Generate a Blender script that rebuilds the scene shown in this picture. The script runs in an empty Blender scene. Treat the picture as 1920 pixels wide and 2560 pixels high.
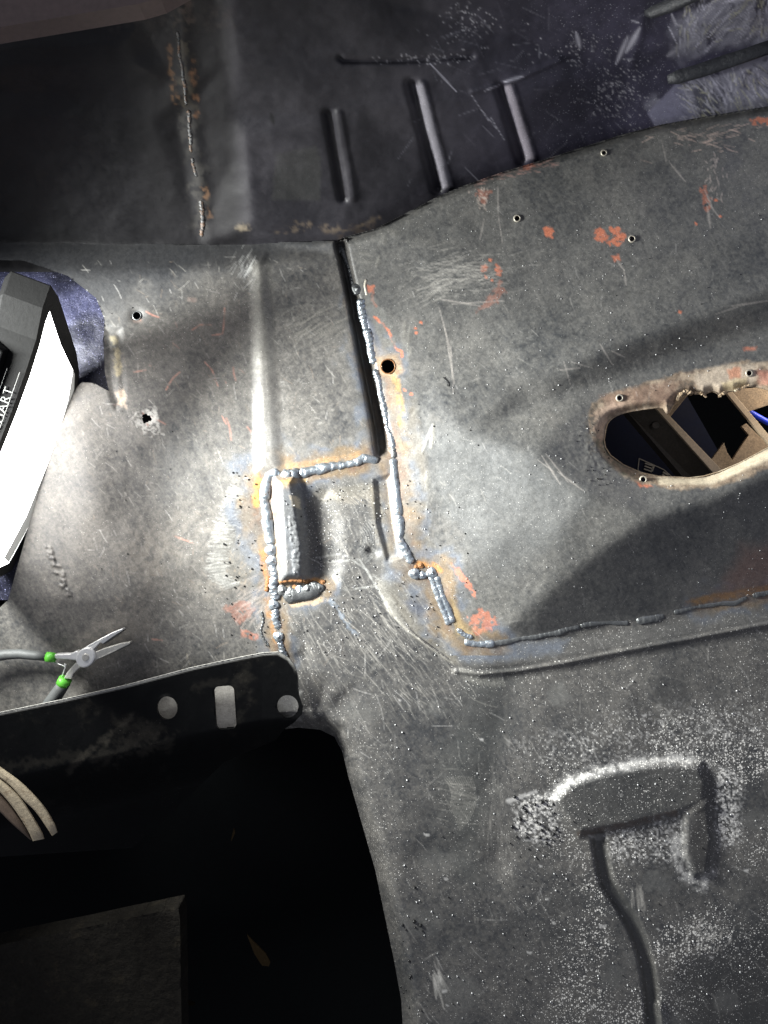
import bpy, math, random
import numpy as np
from mathutils import Vector, geometry as mgeo

# ------------------------------------------------------------------ camera, world, light, exposure
SC = bpy.context.scene
COL = SC.collection
S = 1.0 / 3000.0          # metres per unit of the working plan (1 unit = 1/3 mm)
HC = 1860.0               # camera height above the floor pan, in plan units
cam = bpy.data.cameras.new("camera"); camo = bpy.data.objects.new("camera", cam); COL.objects.link(camo)
camo.location = (0, 0, HC * S)
cam.sensor_fit = 'VERTICAL'; cam.sensor_height = 24
cam.lens = 24 / (2 * 1280 / HC)
cam.clip_start = 0.01; cam.clip_end = 50
SC.camera = camo
W = bpy.data.worlds.new("World"); SC.world = W; W.use_nodes = True
W.node_tree.nodes["Background"].inputs[0].default_value = (0.82, 0.86, 1.0, 1)
W.node_tree.nodes["Background"].inputs[1].default_value = 0.26
SC.view_settings.view_transform = 'Standard'; SC.view_settings.look = 'None'
SC.view_settings.exposure = 0.12; SC.view_settings.gamma = 1.0
LAMP_STRENGTH = 11.0

def P(u, v, z=0.0):
    """plan point seen at (u, v) of the plan when it stands z above the floor"""
    k = (HC - z) / HC * S
    return np.stack([(u - 960.0) * k, (1280.0 - v) * k, np.broadcast_to(z, np.shape(u)) * S + 0.0 * np.asarray(u)], -1) if np.ndim(u) else \
        Vector(((u - 960.0) * k, (1280.0 - v) * k, z * S))

def area_light(name, loc, target, size, size_y, power, color):
    l = bpy.data.lights.new(name, 'AREA'); l.shape = 'RECTANGLE'; l.size = size; l.size_y = size_y
    l.energy = power; l.color = color
    o = bpy.data.objects.new(name, l); COL.objects.link(o)
    o.location = loc
    o.rotation_euler = (Vector(target) - Vector(loc)).to_track_quat('-Z', 'Y').to_euler()
    return o
# added unseen fill lights: dim cool at upper right, warm under the tunnel
area_light("added_cool_fill", (0.9, 0.75, 0.9), (0.15, 0.1, 0), 0.5, 0.2, 1.6, (0.78, 0.80, 1.0))
area_light("added_warm_fill", P(2060, 900, -30), P(1760, 1130, -230), 0.06, 0.06, 0.13, (1.0, 0.85, 0.66))

# added unseen area light, further left, brightens the panels far from the lamp
_o = area_light("added_left_fill", P(-1150, 760, 640), P(1100, 1500, 0), 0.05, 0.14, 4.9, (0.98, 1.0, 0.97))
_o.data.spread = math.radians(100)
# added unseen spot above the work lamp, off-frame left, aimed along the floor
_l = bpy.data.lights.new("added_spot_fill", 'SPOT'); _l.energy = 10.5; _l.color = (0.98, 1.0, 0.97); _l.shadow_soft_size = 0.012
_l.spot_size = math.radians(96); _l.spot_blend = 1.0
_o = bpy.data.objects.new("added_spot_fill", _l); COL.objects.link(_o); _o.location = P(-70, 1010, 380)
_o.rotation_euler = (P(1750, 1640, 100) - _o.location).to_track_quat('-Z', 'Y').to_euler()

# ------------------------------------------------------------------ numeric helpers
def sstep(a, b, x):
    t = np.clip((x - a) / (b - a), 0, 1); return t * t * (3 - 2 * t)

def vnoise(U, V, scale, seed):
    r = np.random.RandomState(seed); N = 256
    lat = r.rand(N, N).astype(np.float32)
    x = U / scale + 1000.37; y = V / scale + 1000.71
    xi = np.floor(x).astype(np.int64); yi = np.floor(y).astype(np.int64)
    fx = (x - xi); fy = (y - yi); fx = fx * fx * (3 - 2 * fx); fy = fy * fy * (3 - 2 * fy)
    x0 = xi % N; x1 = (xi + 1) % N; y0 = yi % N; y1 = (yi + 1) % N
    a = lat[y0, x0] * (1 - fx) + lat[y0, x1] * fx
    b = lat[y1, x0] * (1 - fx) + lat[y1, x1] * fx
    return a * (1 - fy) + b * fy

def fbm(U, V, scale, seed, octs=4, gain=0.5):
    s = 0; a = 1.0; t = 0
    for k in range(octs):
        s = s + a * vnoise(U, V, scale / (2 ** k), seed + 17 * k); t += a; a *= gain
    return s / t

def segdist(U, V, a, b):
    ax, ay = a; bx, by = b
    dx, dy = bx - ax, by - ay; L2 = dx * dx + dy * dy + 1e-9
    t = np.clip(((U - ax) * dx + (V - ay) * dy) / L2, 0, 1)
    return np.hypot(U - ax - t * dx, V - ay - t * dy), t

def pldist(U, V, pts):
    d = np.full(np.shape(U), 1e9)
    for a, b in zip(pts[:-1], pts[1:]):
        d = np.minimum(d, segdist(U, V, a, b)[0])
    return d

def inside(U, V, pts):
    c = np.zeros(np.shape(U), bool); n = len(pts)
    for i in range(n):
        x1, y1 = pts[i]; x2, y2 = pts[(i + 1) % n]
        if y1 == y2: continue
        m = ((y1 > V) != (y2 > V)) & (U < (x2 - x1) * (V - y1) / (y2 - y1) + x1)
        c ^= m
    return c

def sdpoly(U, V, pts):
    d = pldist(U, V, list(pts) + [pts[0]])
    return np.where(inside(U, V, pts), -d, d)

def boxblur(A, r):
    for ax in (0, 1):
        for _ in range(2):
            k = 2 * r + 1
            pad = [(0, 0)] * A.ndim; pad[ax] = (r + 1, r)
            B = np.cumsum(np.pad(A, pad, mode='edge'), axis=ax)
            A = (np.take(B, range(k, B.shape[ax]), axis=ax) - np.take(B, range(0, B.shape[ax] - k), axis=ax)) / k
    return A

def smooth_path(pts, n=6):
    """Catmull-Rom through the points"""
    p = [np.array(q, float) for q in pts]; p = [2 * p[0] - p[1]] + p + [2 * p[-1] - p[-2]]
    out = []
    for i in range(1, len(p) - 2):
        for k in range(n):
            t = k / n
            out.append(tuple(0.5 * (2 * p[i] + (p[i + 1] - p[i - 1]) * t + (2 * p[i - 1] - 5 * p[i] + 4 * p[i + 1] - p[i + 2]) * t * t
                                    + (3 * p[i] - p[i - 1] - 3 * p[i + 1] + p[i + 2]) * t ** 3)))
    out.append(tuple(p[-2])); return out

# ------------------------------------------------------------------ working grid (a sheet of plan points with height and paint layers)
class Sheet:
    def __init__(s, u0, u1, v0, v1, step):
        s.step = step
        us = np.arange(u0, u1 + .1, step); vs = np.arange(v0, v1 + .1, step)
        s.us, s.vs = us, vs
        s.U, s.V = np.meshgrid(us, vs)
        sh = s.U.shape
        s.Z = np.zeros(sh)
        s.C = np.zeros(sh + (3,)); s.M = np.zeros(sh); s.R = np.full(sh, 0.5); s.D = np.zeros(sh)
        s.hole = np.full(sh, 1e3)
    def win(s, pts, pad):
        p = np.array(pts); a = p.min(0) - pad; b = p.max(0) + pad
        i0, i1 = np.searchsorted(s.us, [a[0], b[0]]); j0, j1 = np.searchsorted(s.vs, [a[1], b[1]])
        return slice(max(0, j0), max(0, j1)), slice(max(0, i0), max(0, i1))
    def control(s, pts, lines):
        """piecewise-linear height from control points (u, v, z) with crease lines"""
        vs = [Vector((p[0], p[1])) for p in pts]; z = [p[2] for p in pts]
        ed = []
        for ln in lines:
            b = len(vs)
            for p in ln: vs.append(Vector((p[0], p[1]))); z.append(p[2])
            ed += [(b + i, b + i + 1) for i in range(len(ln) - 1)]
        r = mgeo.delaunay_2d_cdt(vs, ed, [], 0, 1e-3)
        zz = []
        for k, co in enumerate(r[0]):
            o = r[3][k]
            zz.append(z[o[0]] if o else min(range(len(vs)), key=lambda q: (vs[q] - co).length) and z[min(range(len(vs)), key=lambda q: (vs[q] - co).length)])
        for f in r[2]:
            A, B, C_ = (r[0][i] for i in f[:3]); za, zb, zc = (zz[i] for i in f[:3])
            w = s.win([tuple(A), tuple(B), tuple(C_)], s.step)
            u, v = s.U[w], s.V[w]
            if u.size == 0: continue
            den = (B.y - C_.y) * (A.x - C_.x) + (C_.x - B.x) * (A.y - C_.y)
            if abs(den) < 1e-6: continue
            l1 = ((B.y - C_.y) * (u - C_.x) + (C_.x - B.x) * (v - C_.y)) / den
            l2 = ((C_.y - A.y) * (u - C_.x) + (A.x - C_.x) * (v - C_.y)) / den
            l3 = 1 - l1 - l2
            m = (l1 > -1e-4) & (l2 > -1e-4) & (l3 > -1e-4)
            zt = l1 * za + l2 * zb + l3 * zc
            s.Z[w] = np.where(m, zt, s.Z[w])
    # ---- relief
    def ridge(s, pts, w, h, power=2):
        q = s.win(pts, w * 4)
        d = pldist(s.U[q], s.V[q], pts)
        s.Z[q] += h * np.exp(-(d / w) ** power)
    def plateau(s, poly, h, soft):
        q = s.win(poly, soft * 2)
        d = sdpoly(s.U[q], s.V[q], poly)
        s.Z[q] += h * sstep(soft, -soft, d)
    # ---- paint
    def mix(s, q, m, col=None, metal=None, rough=None, dens=None):
        m = np.clip(m, 0, 1)
        if col is not None: s.C[q] = s.C[q] * (1 - m[..., None]) + np.array(col) * m[..., None]
        if metal is not None: s.M[q] = s.M[q] * (1 - m) + metal * m
        if rough is not None: s.R[q] = s.R[q] * (1 - m) + rough * m
        if dens is not None: s.D[q] = s.D[q] * (1 - m) + dens * m
    def stroke(s, a, b, w, amt, col, metal=None, rough=None, taper=True, h=0):
        q = s.win([a, b], w * 3 + 3)
        if s.U[q].size == 0: return
        d, t = segdist(s.U[q], s.V[q], a, b)
        ww = w * (0.35 + 0.65 * np.sin(np.pi * np.clip(t, .03, .97))) if taper else w
        m = amt * np.exp(-(d / np.maximum(ww, 1.0)) ** 2) * min(1.0, .35 + w * .4)
        s.mix(q, m, col, metal, rough)
        if h: s.Z[q] += h * m
    def band(s, pts, w, amt, col, metal=None, rough=None, dens=None, edge=0.5, ns=12, seed=1, rag=0.5):
        q = s.win(pts, w * 2.2 + 4)
        if s.U[q].size == 0: return
        amt = amt * sstep(.22, .6, fbm(s.U[q], s.V[q], 13, seed + 50, 4))
        d = pldist(s.U[q], s.V[q], pts)
        n = fbm(s.U[q], s.V[q], ns, seed, 3) - .5
        d = d + n * w * rag * 2
        s.mix(q, amt * sstep(w * (1 + edge), w * (1 - edge), d), col, metal, rough, dens)
    def patch(s, poly, amt, col, soft=6, metal=None, rough=None, dens=None, ns=14, seed=1, rag=10, brk=0.0, bs=8):
        q = s.win(poly, soft + rag + 4)
        if s.U[q].size == 0: return
        d = sdpoly(s.U[q], s.V[q], poly) + (fbm(s.U[q], s.V[q], ns, seed, 4) - .5) * 2 * rag
        m = amt * sstep(soft, -soft, d)
        if brk: m = m * sstep(brk - .08, brk + .08, fbm(s.U[q], s.V[q], bs, seed + 5, 4))
        s.mix(q, m, col, metal, rough, dens)
    def build(s, name, mat, parent, facemask, cut=None, rim=0):
        U, V, Z = s.U.copy(), s.V.copy(), s.Z
        H_ = s.hole if cut is None else np.minimum(s.hole, cut)
        gy, gx = np.gradient(H_, s.step); g = np.hypot(gx, gy) + 1e-6
        near = np.abs(H_) < s.step * 0.75
        U = np.where(near, U - H_ * gx / g / np.maximum(g, .5), U); V = np.where(near, V - H_ * gy / g / np.maximum(g, .5), V)
        hc = np.minimum(np.minimum(H_[:-1, :-1], H_[1:, :-1]), np.minimum(H_[:-1, 1:], H_[1:, 1:])) + s.step * .75
        fm = facemask & (hc > 0)
        ny, nx = s.U.shape
        I = np.arange(ny * nx).reshape(ny, nx)
        q = np.stack([I[:-1, :-1][fm], I[1:, :-1][fm], I[1:, 1:][fm], I[:-1, 1:][fm]], 1)
        used = np.unique(q); remap = np.full(ny * nx, -1); remap[used] = np.arange(len(used))
        co = P(U.ravel()[used], V.ravel()[used], Z.ravel()[used])
        n = len(used); q = remap[q]; src = np.arange(n)
        if rim:      # sheet thickness along every free edge
            e = np.concatenate([q[:, [0, 1]], q[:, [1, 2]], q[:, [2, 3]], q[:, [3, 0]]])
            key = np.sort(e, 1); _, inv, cnt = np.unique(key[:, 0].astype(np.int64) * n + key[:, 1], return_inverse=True, return_counts=True)
            e = e[cnt[inv.ravel()] == 1]; bv = np.unique(e); m2 = np.full(n, -1); m2[bv] = n + np.arange(len(bv))
            lo = co[bv].copy(); lo[:, 2] -= rim * S
            up = co[bv].copy(); up[:, 2] -= .3 * S          # split edge keeps it crisp
            co = np.concatenate([co, up, lo]); src = np.concatenate([src, bv, bv]); nb_ = len(bv)
            q = np.concatenate([q, np.stack([m2[e[:, 1]], m2[e[:, 0]], m2[e[:, 0]] + nb_, m2[e[:, 1]] + nb_], 1)])
        me = quad_mesh(name, co, q)
        used = used[src]; n = len(used)
        ca = me.attributes.new('Col', 'FLOAT_COLOR', 'POINT')
        ca.data.foreach_set('color', np.concatenate([s.C.reshape(-1, 3)[used], np.ones((n, 1))], 1).astype(np.float32).ravel())
        pa = me.attributes.new('Par', 'FLOAT_COLOR', 'POINT')
        pa.data.foreach_set('color', np.stack([s.M.ravel()[used], s.R.ravel()[used], s.D.ravel()[used], np.ones(n)], 1).astype(np.float32).ravel())
        return link(name, me, mat, parent)

def quad_mesh(name, co, q):
    me = bpy.data.meshes.new(name)
    me.vertices.add(len(co)); me.vertices.foreach_set('co', np.asarray(co, np.float32).ravel())
    me.loops.add(q.size); me.loops.foreach_set('vertex_index', q.astype(np.int32).ravel())
    me.polygons.add(len(q)); me.polygons.foreach_set('loop_start', np.arange(0, q.size, 4, dtype=np.int32))
    me.polygons.foreach_set('loop_total', np.full(len(q), 4, np.int32))
    me.polygons.foreach_set('use_smooth', np.ones(len(q), bool))
    me.update(calc_edges=True); me.validate()
    return me

def link(name, me, mat, parent=None):
    o = bpy.data.objects.new(name, me); COL.objects.link(o)
    if mat: me.materials.append(mat)
    if parent: o.parent = parent
    return o

def thing(name, label, cat, group=None):
    o = bpy.data.objects.new(name, None); COL.objects.link(o); o.empty_display_size = 0.01
    o['label'] = label; o['category'] = cat
    if group: o['group'] = group
    return o

def tag(o, label=None, cat=None, group=None, kind=None):
    if label: o['label'] = label
    if cat: o['category'] = cat
    if group: o['group'] = group
    if kind: o['kind'] = kind
    return o

def mesh(name, verts, faces, mat, parent=None, smooth=False, solid=0, bevel=0, sub=0):
    me = bpy.data.meshes.new(name); me.from_pydata([tuple(v) for v in verts], [], faces); me.validate()
    if smooth: me.polygons.foreach_set('use_smooth', [True] * len(me.polygons))
    o = link(name, me, mat, parent)
    if solid:
        m = o.modifiers.new('s', 'SOLIDIFY'); m.thickness = solid * S; m.offset = -1
    if bevel:
        m = o.modifiers.new('b', 'BEVEL'); m.width = bevel * S; m.segments = 2; m.limit_method = 'ANGLE'
    if sub:
        m = o.modifiers.new('u', 'SUBSURF'); m.levels = sub; m.render_levels = sub
    return o

def prism(name, pts, z0, z1, mat, parent=None, bevel=0):
    """pts (u, v) seen at height z1; body goes straight down to z0; z1 may be a list"""
    n = len(pts); z1s = z1 if isinstance(z1, (list, tuple)) else [z1] * n
    top = [P(float(p[0]), float(p[1]), float(z)) for p, z in zip(pts, z1s)]
    bot = [Vector((t.x, t.y, z0 * S)) for t in top]
    ar = sum(top[i].x * top[(i + 1) % n].y - top[(i + 1) % n].x * top[i].y for i in range(n))
    if ar < 0: top.reverse(); bot.reverse()
    f = [tuple(range(n)), tuple(range(2 * n - 1, n - 1, -1))] + [(i, n + i, n + (i + 1) % n, (i + 1) % n) for i in range(n)]
    return mesh(name, top + bot, f, mat, parent, bevel=bevel)

def tube(name, pts, rad, mat, parent=None, seg=12, flat=1.0, caps=True, ripple=None, sm=True):
    """pts (u, v, z) plan points; rad number or list; flat squashes the height"""
    pts = [P(float(p[0]), float(p[1]), float(p[2])) for p in pts]; n = len(pts)
    rad = rad if isinstance(rad, (list, tuple, np.ndarray)) else [rad] * n
    V_, F_ = [], []
    for i, p in enumerate(pts):
        t = (pts[min(i + 1, n - 1)] - pts[max(i - 1, 0)]).normalized()
        a = t.cross(Vector((0, 0, 1)));
        if a.length < 1e-3: a = Vector((1, 0, 0))
        a.normalize(); b = a.cross(t).normalized()
        for k in range(seg):
            th = 2 * math.pi * k / seg
            r = rad[i] * S * (ripple(i, th) if ripple else 1)
            V_.append(p + a * (math.cos(th) * r) + b * (math.sin(th) * r * flat))
    for i in range(n - 1):
        for k in range(seg):
            F_.append((i * seg + k, i * seg + (k + 1) % seg, (i + 1) * seg + (k + 1) % seg, (i + 1) * seg + k))
    if caps:
        F_.append(tuple(range(seg - 1, -1, -1))); F_.append(tuple((n - 1) * seg + k for k in range(seg)))
    return mesh(name, V_, F_, mat, parent, smooth=sm)

# ------------------------------------------------------------------ materials
def newmat(name):
    m = bpy.data.materials.new(name); m.use_nodes = True
    nt = m.node_tree; b = nt.nodes['Principled BSDF']
    return m, nt, b

def N(nt, t, **kw):
    n = nt.nodes.new(t)
    for k, v in kw.items():
        if k in n.inputs: n.inputs[k].default_value = v
        else: setattr(n, k, v)
    return n

def math_(nt, op, a, b=None, clamp=False):
    n = nt.nodes.new('ShaderNodeMath'); n.operation = op; n.use_clamp = clamp
    for i, x in enumerate((a, b)):
        if x is None: continue
        if isinstance(x, (int, float)): n.inputs[i].default_value = x
        else: nt.links.new(x, n.inputs[i])
    return n.outputs[0]

def mixcol(nt, f, a, b, mode='MIX'):
    n = nt.nodes.new('ShaderNodeMix'); n.data_type = 'RGBA'; n.blend_type = mode
    for i, x in ((0, f), (6, a), (7, b)):
        if isinstance(x, (int, float)): n.inputs[i].default_value = x
        elif isinstance(x, tuple): n.inputs[i].default_value = x
        else: nt.links.new(x, n.inputs[i])
    return n.outputs[2]

def sheet_mat(name, grain=0.5, bump=0.35, spec=0.5, fleck=(0.62, 0.6, 0.56, 1)):
    m, nt, b = newmat(name); L = nt.links.new
    tc = N(nt, 'ShaderNodeTexCoord').outputs['Object']
    ca = N(nt, 'ShaderNodeAttribute', attribute_name='Col').outputs['Color']
    pa = N(nt, 'ShaderNodeAttribute', attribute_name='Par').outputs['Color']
    sp = N(nt, 'ShaderNodeSeparateColor'); L(pa, sp.inputs[0])
    n1 = N(nt, 'ShaderNodeTexNoise', Scale=900.0, Detail=4.0, Roughness=0.75); L(tc, n1.inputs['Vector'])
    n2 = N(nt, 'ShaderNodeTexNoise', Scale=240.0, Detail=5.0, Roughness=0.7); L(tc, n2.inputs['Vector'])
    f = math_(nt, 'ADD', math_(nt, 'MULTIPLY', math_(nt, 'SUBTRACT', n1.outputs['Fac'], 0.5), 2.6 * grain),
              math_(nt, 'MULTIPLY', math_(nt, 'SUBTRACT', n2.outputs['Fac'], 0.5), 1.6 * grain))
    f = math_(nt, 'ADD', f, 1.0)
    f = math_(nt, 'MAXIMUM', f, 0.15)
    cc = nt.nodes.new('ShaderNodeVectorMath'); cc.operation = 'SCALE'; L(ca, cc.inputs[0]); L(f, cc.inputs['Scale'])
    col = cc.outputs[0]
    tot = None
    for sc, k in ((560.0, 0.52), (980.0, 0.54), (300.0, 0.34)):
        vo = N(nt, 'ShaderNodeTexVoronoi', Scale=sc); L(tc, vo.inputs['Vector'])
        s2 = N(nt, 'ShaderNodeSeparateColor'); L(vo.outputs['Color'], s2.inputs[0])
        rr = math_(nt, 'POWER', s2.outputs[0], 2.2)
        th = math_(nt, 'MULTIPLY', math_(nt, 'MULTIPLY', rr, k), sp.outputs[2])
        sm = math_(nt, 'MULTIPLY', math_(nt, 'SUBTRACT', th, vo.outputs['Distance']), 14.0, True)
        tot = sm if tot is None else math_(nt, 'MAXIMUM', tot, sm)
    col = mixcol(nt, tot, col, fleck)
    L(col, b.inputs['Base Color']); L(math_(nt, 'MULTIPLY', sp.outputs[0], math_(nt, 'SUBTRACT', 1.0, tot)), b.inputs['Metallic'])
    ro = math_(nt, 'ADD', sp.outputs[1], math_(nt, 'MULTIPLY', math_(nt, 'SUBTRACT', n2.outputs['Fac'], 0.5), 0.35), True)
    L(math_(nt, 'MAXIMUM', ro, 0.12), b.inputs['Roughness'])
    b.inputs['Specular IOR Level'].default_value = spec
    hsum = math_(nt, 'ADD', math_(nt, 'MULTIPLY', n1.outputs['Fac'], 0.5), math_(nt, 'ADD', math_(nt, 'MULTIPLY', n2.outputs['Fac'], 0.8), math_(nt, 'MULTIPLY', tot, 0.5)))
    bp = N(nt, 'ShaderNodeBump', Strength=bump, Distance=0.0006); L(hsum, bp.inputs['Height']); L(bp.outputs[0], b.inputs['Normal'])
    return m

def simple(name, col, rough=0.5, metal=0.0, var=0.3, scale=200.0, bump=0.2, dist=0.0004, col2=None, thr=0.55, emis=None, estr=0, spec=0.5):
    m, nt, b = newmat(name); L = nt.links.new
    tc = N(nt, 'ShaderNodeTexCoord').outputs['Object']
    n = N(nt, 'ShaderNodeTexNoise', Scale=scale, Detail=6.0, Roughness=0.7); L(tc, n.inputs['Vector'])
    n3 = N(nt, 'ShaderNodeTexNoise', Scale=scale * 5, Detail=3.0); L(tc, n3.inputs['Vector'])
    f = math_(nt, 'ADD', 1.0, math_(nt, 'MULTIPLY', math_(nt, 'SUBTRACT', math_(nt, 'MULTIPLY', math_(nt, 'ADD', n.outputs['Fac'], n3.outputs['Fac']), 0.5), 0.5), var * 4))
    f = math_(nt, 'MAXIMUM', f, 0.1)
    c = (*col, 1)
    if col2 is not None:
        n2 = N(nt, 'ShaderNodeTexNoise', Scale=scale * 0.6, Detail=7.0, Roughness=0.75); L(tc, n2.inputs['Vector'])
        k = math_(nt, 'MULTIPLY', math_(nt, 'SUBTRACT', n2.outputs['Fac'], thr), 9.0, True)
        c = mixcol(nt, k, (*col, 1), (*col2, 1))
        if metal: L(math_(nt, 'MULTIPLY', math_(nt, 'SUBTRACT', 1.0, k), metal), b.inputs['Metallic'])
    else: b.inputs['Metallic'].default_value = metal
    vm = nt.nodes.new('ShaderNodeVectorMath'); vm.operation = 'SCALE'
    if isinstance(c, tuple): vm.inputs[0].default_value = c[:3]
    else: L(c, vm.inputs[0])
    L(f, vm.inputs['Scale']); L(vm.outputs[0], b.inputs['Base Color'])
    r = math_(nt, 'ADD', rough, math_(nt, 'MULTIPLY', math_(nt, 'SUBTRACT', n.outputs['Fac'], 0.5), 0.3), True); L(r, b.inputs['Roughness'])
    b.inputs['Specular IOR Level'].default_value = spec
    if bump:
        bp = N(nt, 'ShaderNodeBump', Strength=bump, Distance=dist); L(n.outputs['Fac'], bp.inputs['Height']); L(bp.outputs[0], b.inputs['Normal'])
    if emis:
        b.inputs['Emission Color'].default_value = (*emis, 1); b.inputs['Emission Strength'].default_value = estr
    return m

M_SHEET = sheet_mat('dusty_black_steel', 0.55, 0.3)
M_WALL = sheet_mat('black_wall_steel', 0.3, 0.2, 0.4, (0.5, 0.5, 0.55, 1))
M_BRK = sheet_mat('black_bracket_steel', 0.6, 0.25, 0.1, (0.35, 0.33, 0.3, 1))
M_WELD = simple('fresh_weld_steel', (0.44, 0.49, 0.53), 0.33, 0.9, 0.45, 420, 0.7, 0.0007, (0.12, 0.085, 0.06), 0.53)
M_WELDO = simple('sooty_weld_steel', (0.16, 0.165, 0.165), 0.42, 0.75, 0.3, 450, 0.6, 0.0006, (0.2, 0.1, 0.045), 0.64)
M_RUST = simple('rusty_crust', (0.22, 0.10, 0.035), 0.7, 0.2, 0.5, 400, 0.8, 0.001)
M_SPAT = simple('black_spatter', (0.012, 0.012, 0.012), 0.4, 0.3, 0.3, 300)
M_SPATL = simple('grey_spatter', (0.5, 0.5, 0.5), 0.4, 0.5, 0.3, 300)
M_LIP = simple('scraped_lip', (0.5, 0.46, 0.38), 0.45, 0.4, 0.4, 700, 0.3)
M_PIT = simple('black_pit', (.0030, .0034, .0038), .8, 0, .3, 60, .1, spec=.03)
M_UNDER = simple('black_underside', (0.006, 0.006, 0.007), 0.8, 0, 0.3, 60, 0.1, spec=0.1)

# ================================================================== MAIN SHEET METAL
WELDLINE = [(868, 596), (880, 660), (897, 735), (914, 800), (929, 870), (943, 940), (965, 1035), (985, 1140), (991, 1200), (996, 1290), (1008, 1350), (1030, 1420),
            (1058, 1440), (1085, 1448), (1108, 1510), (1135, 1580), (1160, 1603), (1200, 1612), (1330, 1592), (1500, 1562), (1700, 1530), (1920, 1484), (2010, 1466)]
SILH = [(835, 604), (870, 590), (935, 573), (1010, 535), (1100, 488), (1160, 464), (1250, 432), (1340, 405), (1450, 370), (1560, 335), (1650, 312), (1760, 292), (1920, 266), (2010, 250)]
TUNNEL = [(868, 596)] + WELDLINE[1:] + SILH[::-1]
LEFTCUT = [(985, 1143), (940, 1147), (880, 1157), (800, 1171), (700, 1187), (668, 1198), (662, 1240), (668, 1320), (678, 1370), (684, 1420), (690, 1500), (696, 1570), (708, 1640), (712, 1700)]
VOID = [(-90, 1930), (560, 1930), (690, 1826), (745, 1819), (800, 1824), (836, 1842), (856, 1880), (872, 1945), (905, 2060), (938, 2175), (962, 2290), (985, 2400), (1003, 2500), (1012, 2650), (-90, 2650)]

g = Sheet(-80, 2000, 240, 2640, 2.5)
U, V = g.U, g.V
pts = [(-90, 700, 6), (-90, 1500, -2), (300, 700, 4), (300, 1000, 2), (300, 1500, 0), (500, 1400, 0), (500, 900, 2), (760, 900, 2), (800, 1120, 0), (-90, 2000, -60), (500, 2000, -60), (640, 1790, -48), (200, 1790, -48), (-90, 1800, -48), (430, 1640, -24), (560, 1880, -50), (200, 1880, -50), (680, 1660, -22), (740, 1810, -62), (740, 1700, -36), (790, 1818, -40),
       (760, 1300, -6), (850, 1300, -9), (900, 1420, -10), (760, 1560, -10), (820, 1740, -14), (900, 1700, -15),
       (1250, 800, 54), (1150, 650, 42), (1600, 650, 86), (2010, 560, 122), (1060, 900, 24), (1100, 1230, 30), (1280, 1330, 86), (1400, 1330, 124),
       (1500, 1900, -18), (1200, 1900, -18), (1200, 2300, -22), (1700, 2400, -30), (2010, 2300, -48), (2010, 2650, -85), (1000, 2000, -16), (1050, 2650, -24), (1600, 2650, -50),
       (1600, 1130, 104), (1750, 1110, 106), (-90, 2650, -55)]
zW = [0, -2, -4, -4, -4, -4, -2, 0, 0, 0, 0, 0, -3, -3, -2, 0, 0, 0, 0, 0, 0, 0, 0]
lines = [[(a, b, z) for (a, b), z in zip(WELDLINE, zW)],
         [(a, b, 8 + (a - 860) * 0.10) for a, b in SILH],
         [(1050, 1045, 22), (1180, 1090, 66), (1340, 1140, 124), (1470, 1240, 150)],
         [(1255, 1582, 6), (1365, 1484, 62), (1469, 1398, 112), (1620, 1298, 156), (1781, 1248, 162), (2010, 1150, 166)],
         [(1290, 960, 74), (1480, 885, 112), (1700, 808, 134), (2010, 695, 158)],
         [(1330, 1010, 64), (1480, 965, 68), (1700, 888, 80), (2010, 790, 102)],
         [(1145, 1640, -4), (1200, 1668, -5), (1400, 1648, -5), (1700, 1592, -5), (2010, 1536, -5)],
         [(1100, 1640, -12), (1140, 1685, -16), (1200, 1700, -16), (1400, 1675, -16), (1700, 1615, -16), (2010, 1560, -16)],
         [(838, 610, -4), (869, 756, 5), (890, 871, 5), (913, 987, 4), (928, 1064, 3), (937, 1128, 2)],
         [(843, 608, -28), (875, 756, -34), (896, 871, -36), (919, 987, -38), (934, 1064, -38), (943, 1126, -30)],
         [(858, 606, -22), (890, 756, -26), (914, 871, -28), (938, 987, -30), (954, 1064, -30), (966, 1124, -22)],
         [(670, 1200, 0), (800, 1178, -2), (940, 1155, -2)],
         [(-90, 670, 0), (300, 675, 0), (600, 665, 2), (836, 640, 0)],
         [(-90, 600, -50), (300, 602, -50), (600, 598, -44), (836, 590, -30)], [(-90, 230, 30), (830, 230, 30), (2010, 230, 150)]]
g.control(pts, lines)
Z0 = g.Z.copy()
Zb = boxblur(g.Z, 3)
keep = np.exp(-(pldist(U, V, [(a, b) for a, b in WELDLINE[:9]]) / 60) ** 4)
g.Z = Zb * (1 - keep) + boxblur(g.Z, 1) * keep
tun = inside(U, V, TUNNEL)
# broad softening of the tunnel folds
g.Z = np.where(sdpoly(U, V, TUNNEL) < -45, boxblur(g.Z, 5), g.Z)
# uneven beaten sheet
g.Z += (fbm(U, V, 260, 3, 3) - .5) * 10 + (fbm(U, V, 70, 9, 3) - .5) * 2.2 + (fbm(U, V, 14, 12, 3) - .5) * 0.55

# --- left panel relief
g.plateau([(632, 640), (660, 640), (680, 900), (698, 1176), (648, 1176), (642, 900)], 8, 18)
g.plateau([(262, 820), (300, 825), (310, 1000), (290, 1020), (270, 960)], -6, 12)
g.ridge([(289, 850), (298, 990)], 9, 5)
g.ridge([(342, 790), (343, 791)], 16, -7)
g.ridge([(366, 1046), (367, 1047)], 16, -5)
for k in range(40):     # little run of melted crust
    t = k / 39; a = 118 + 55 * t + random.Random(k).uniform(-9, 9); b = 1368 + 125 * t + random.Random(k + 50).uniform(-9, 9)
    g.ridge([(a, b), (a + 3, b + 2)], 3.2, 2.6)
g.ridge([(180, 1060), (215, 1150), (235, 1250)], 60, 10)
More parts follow.
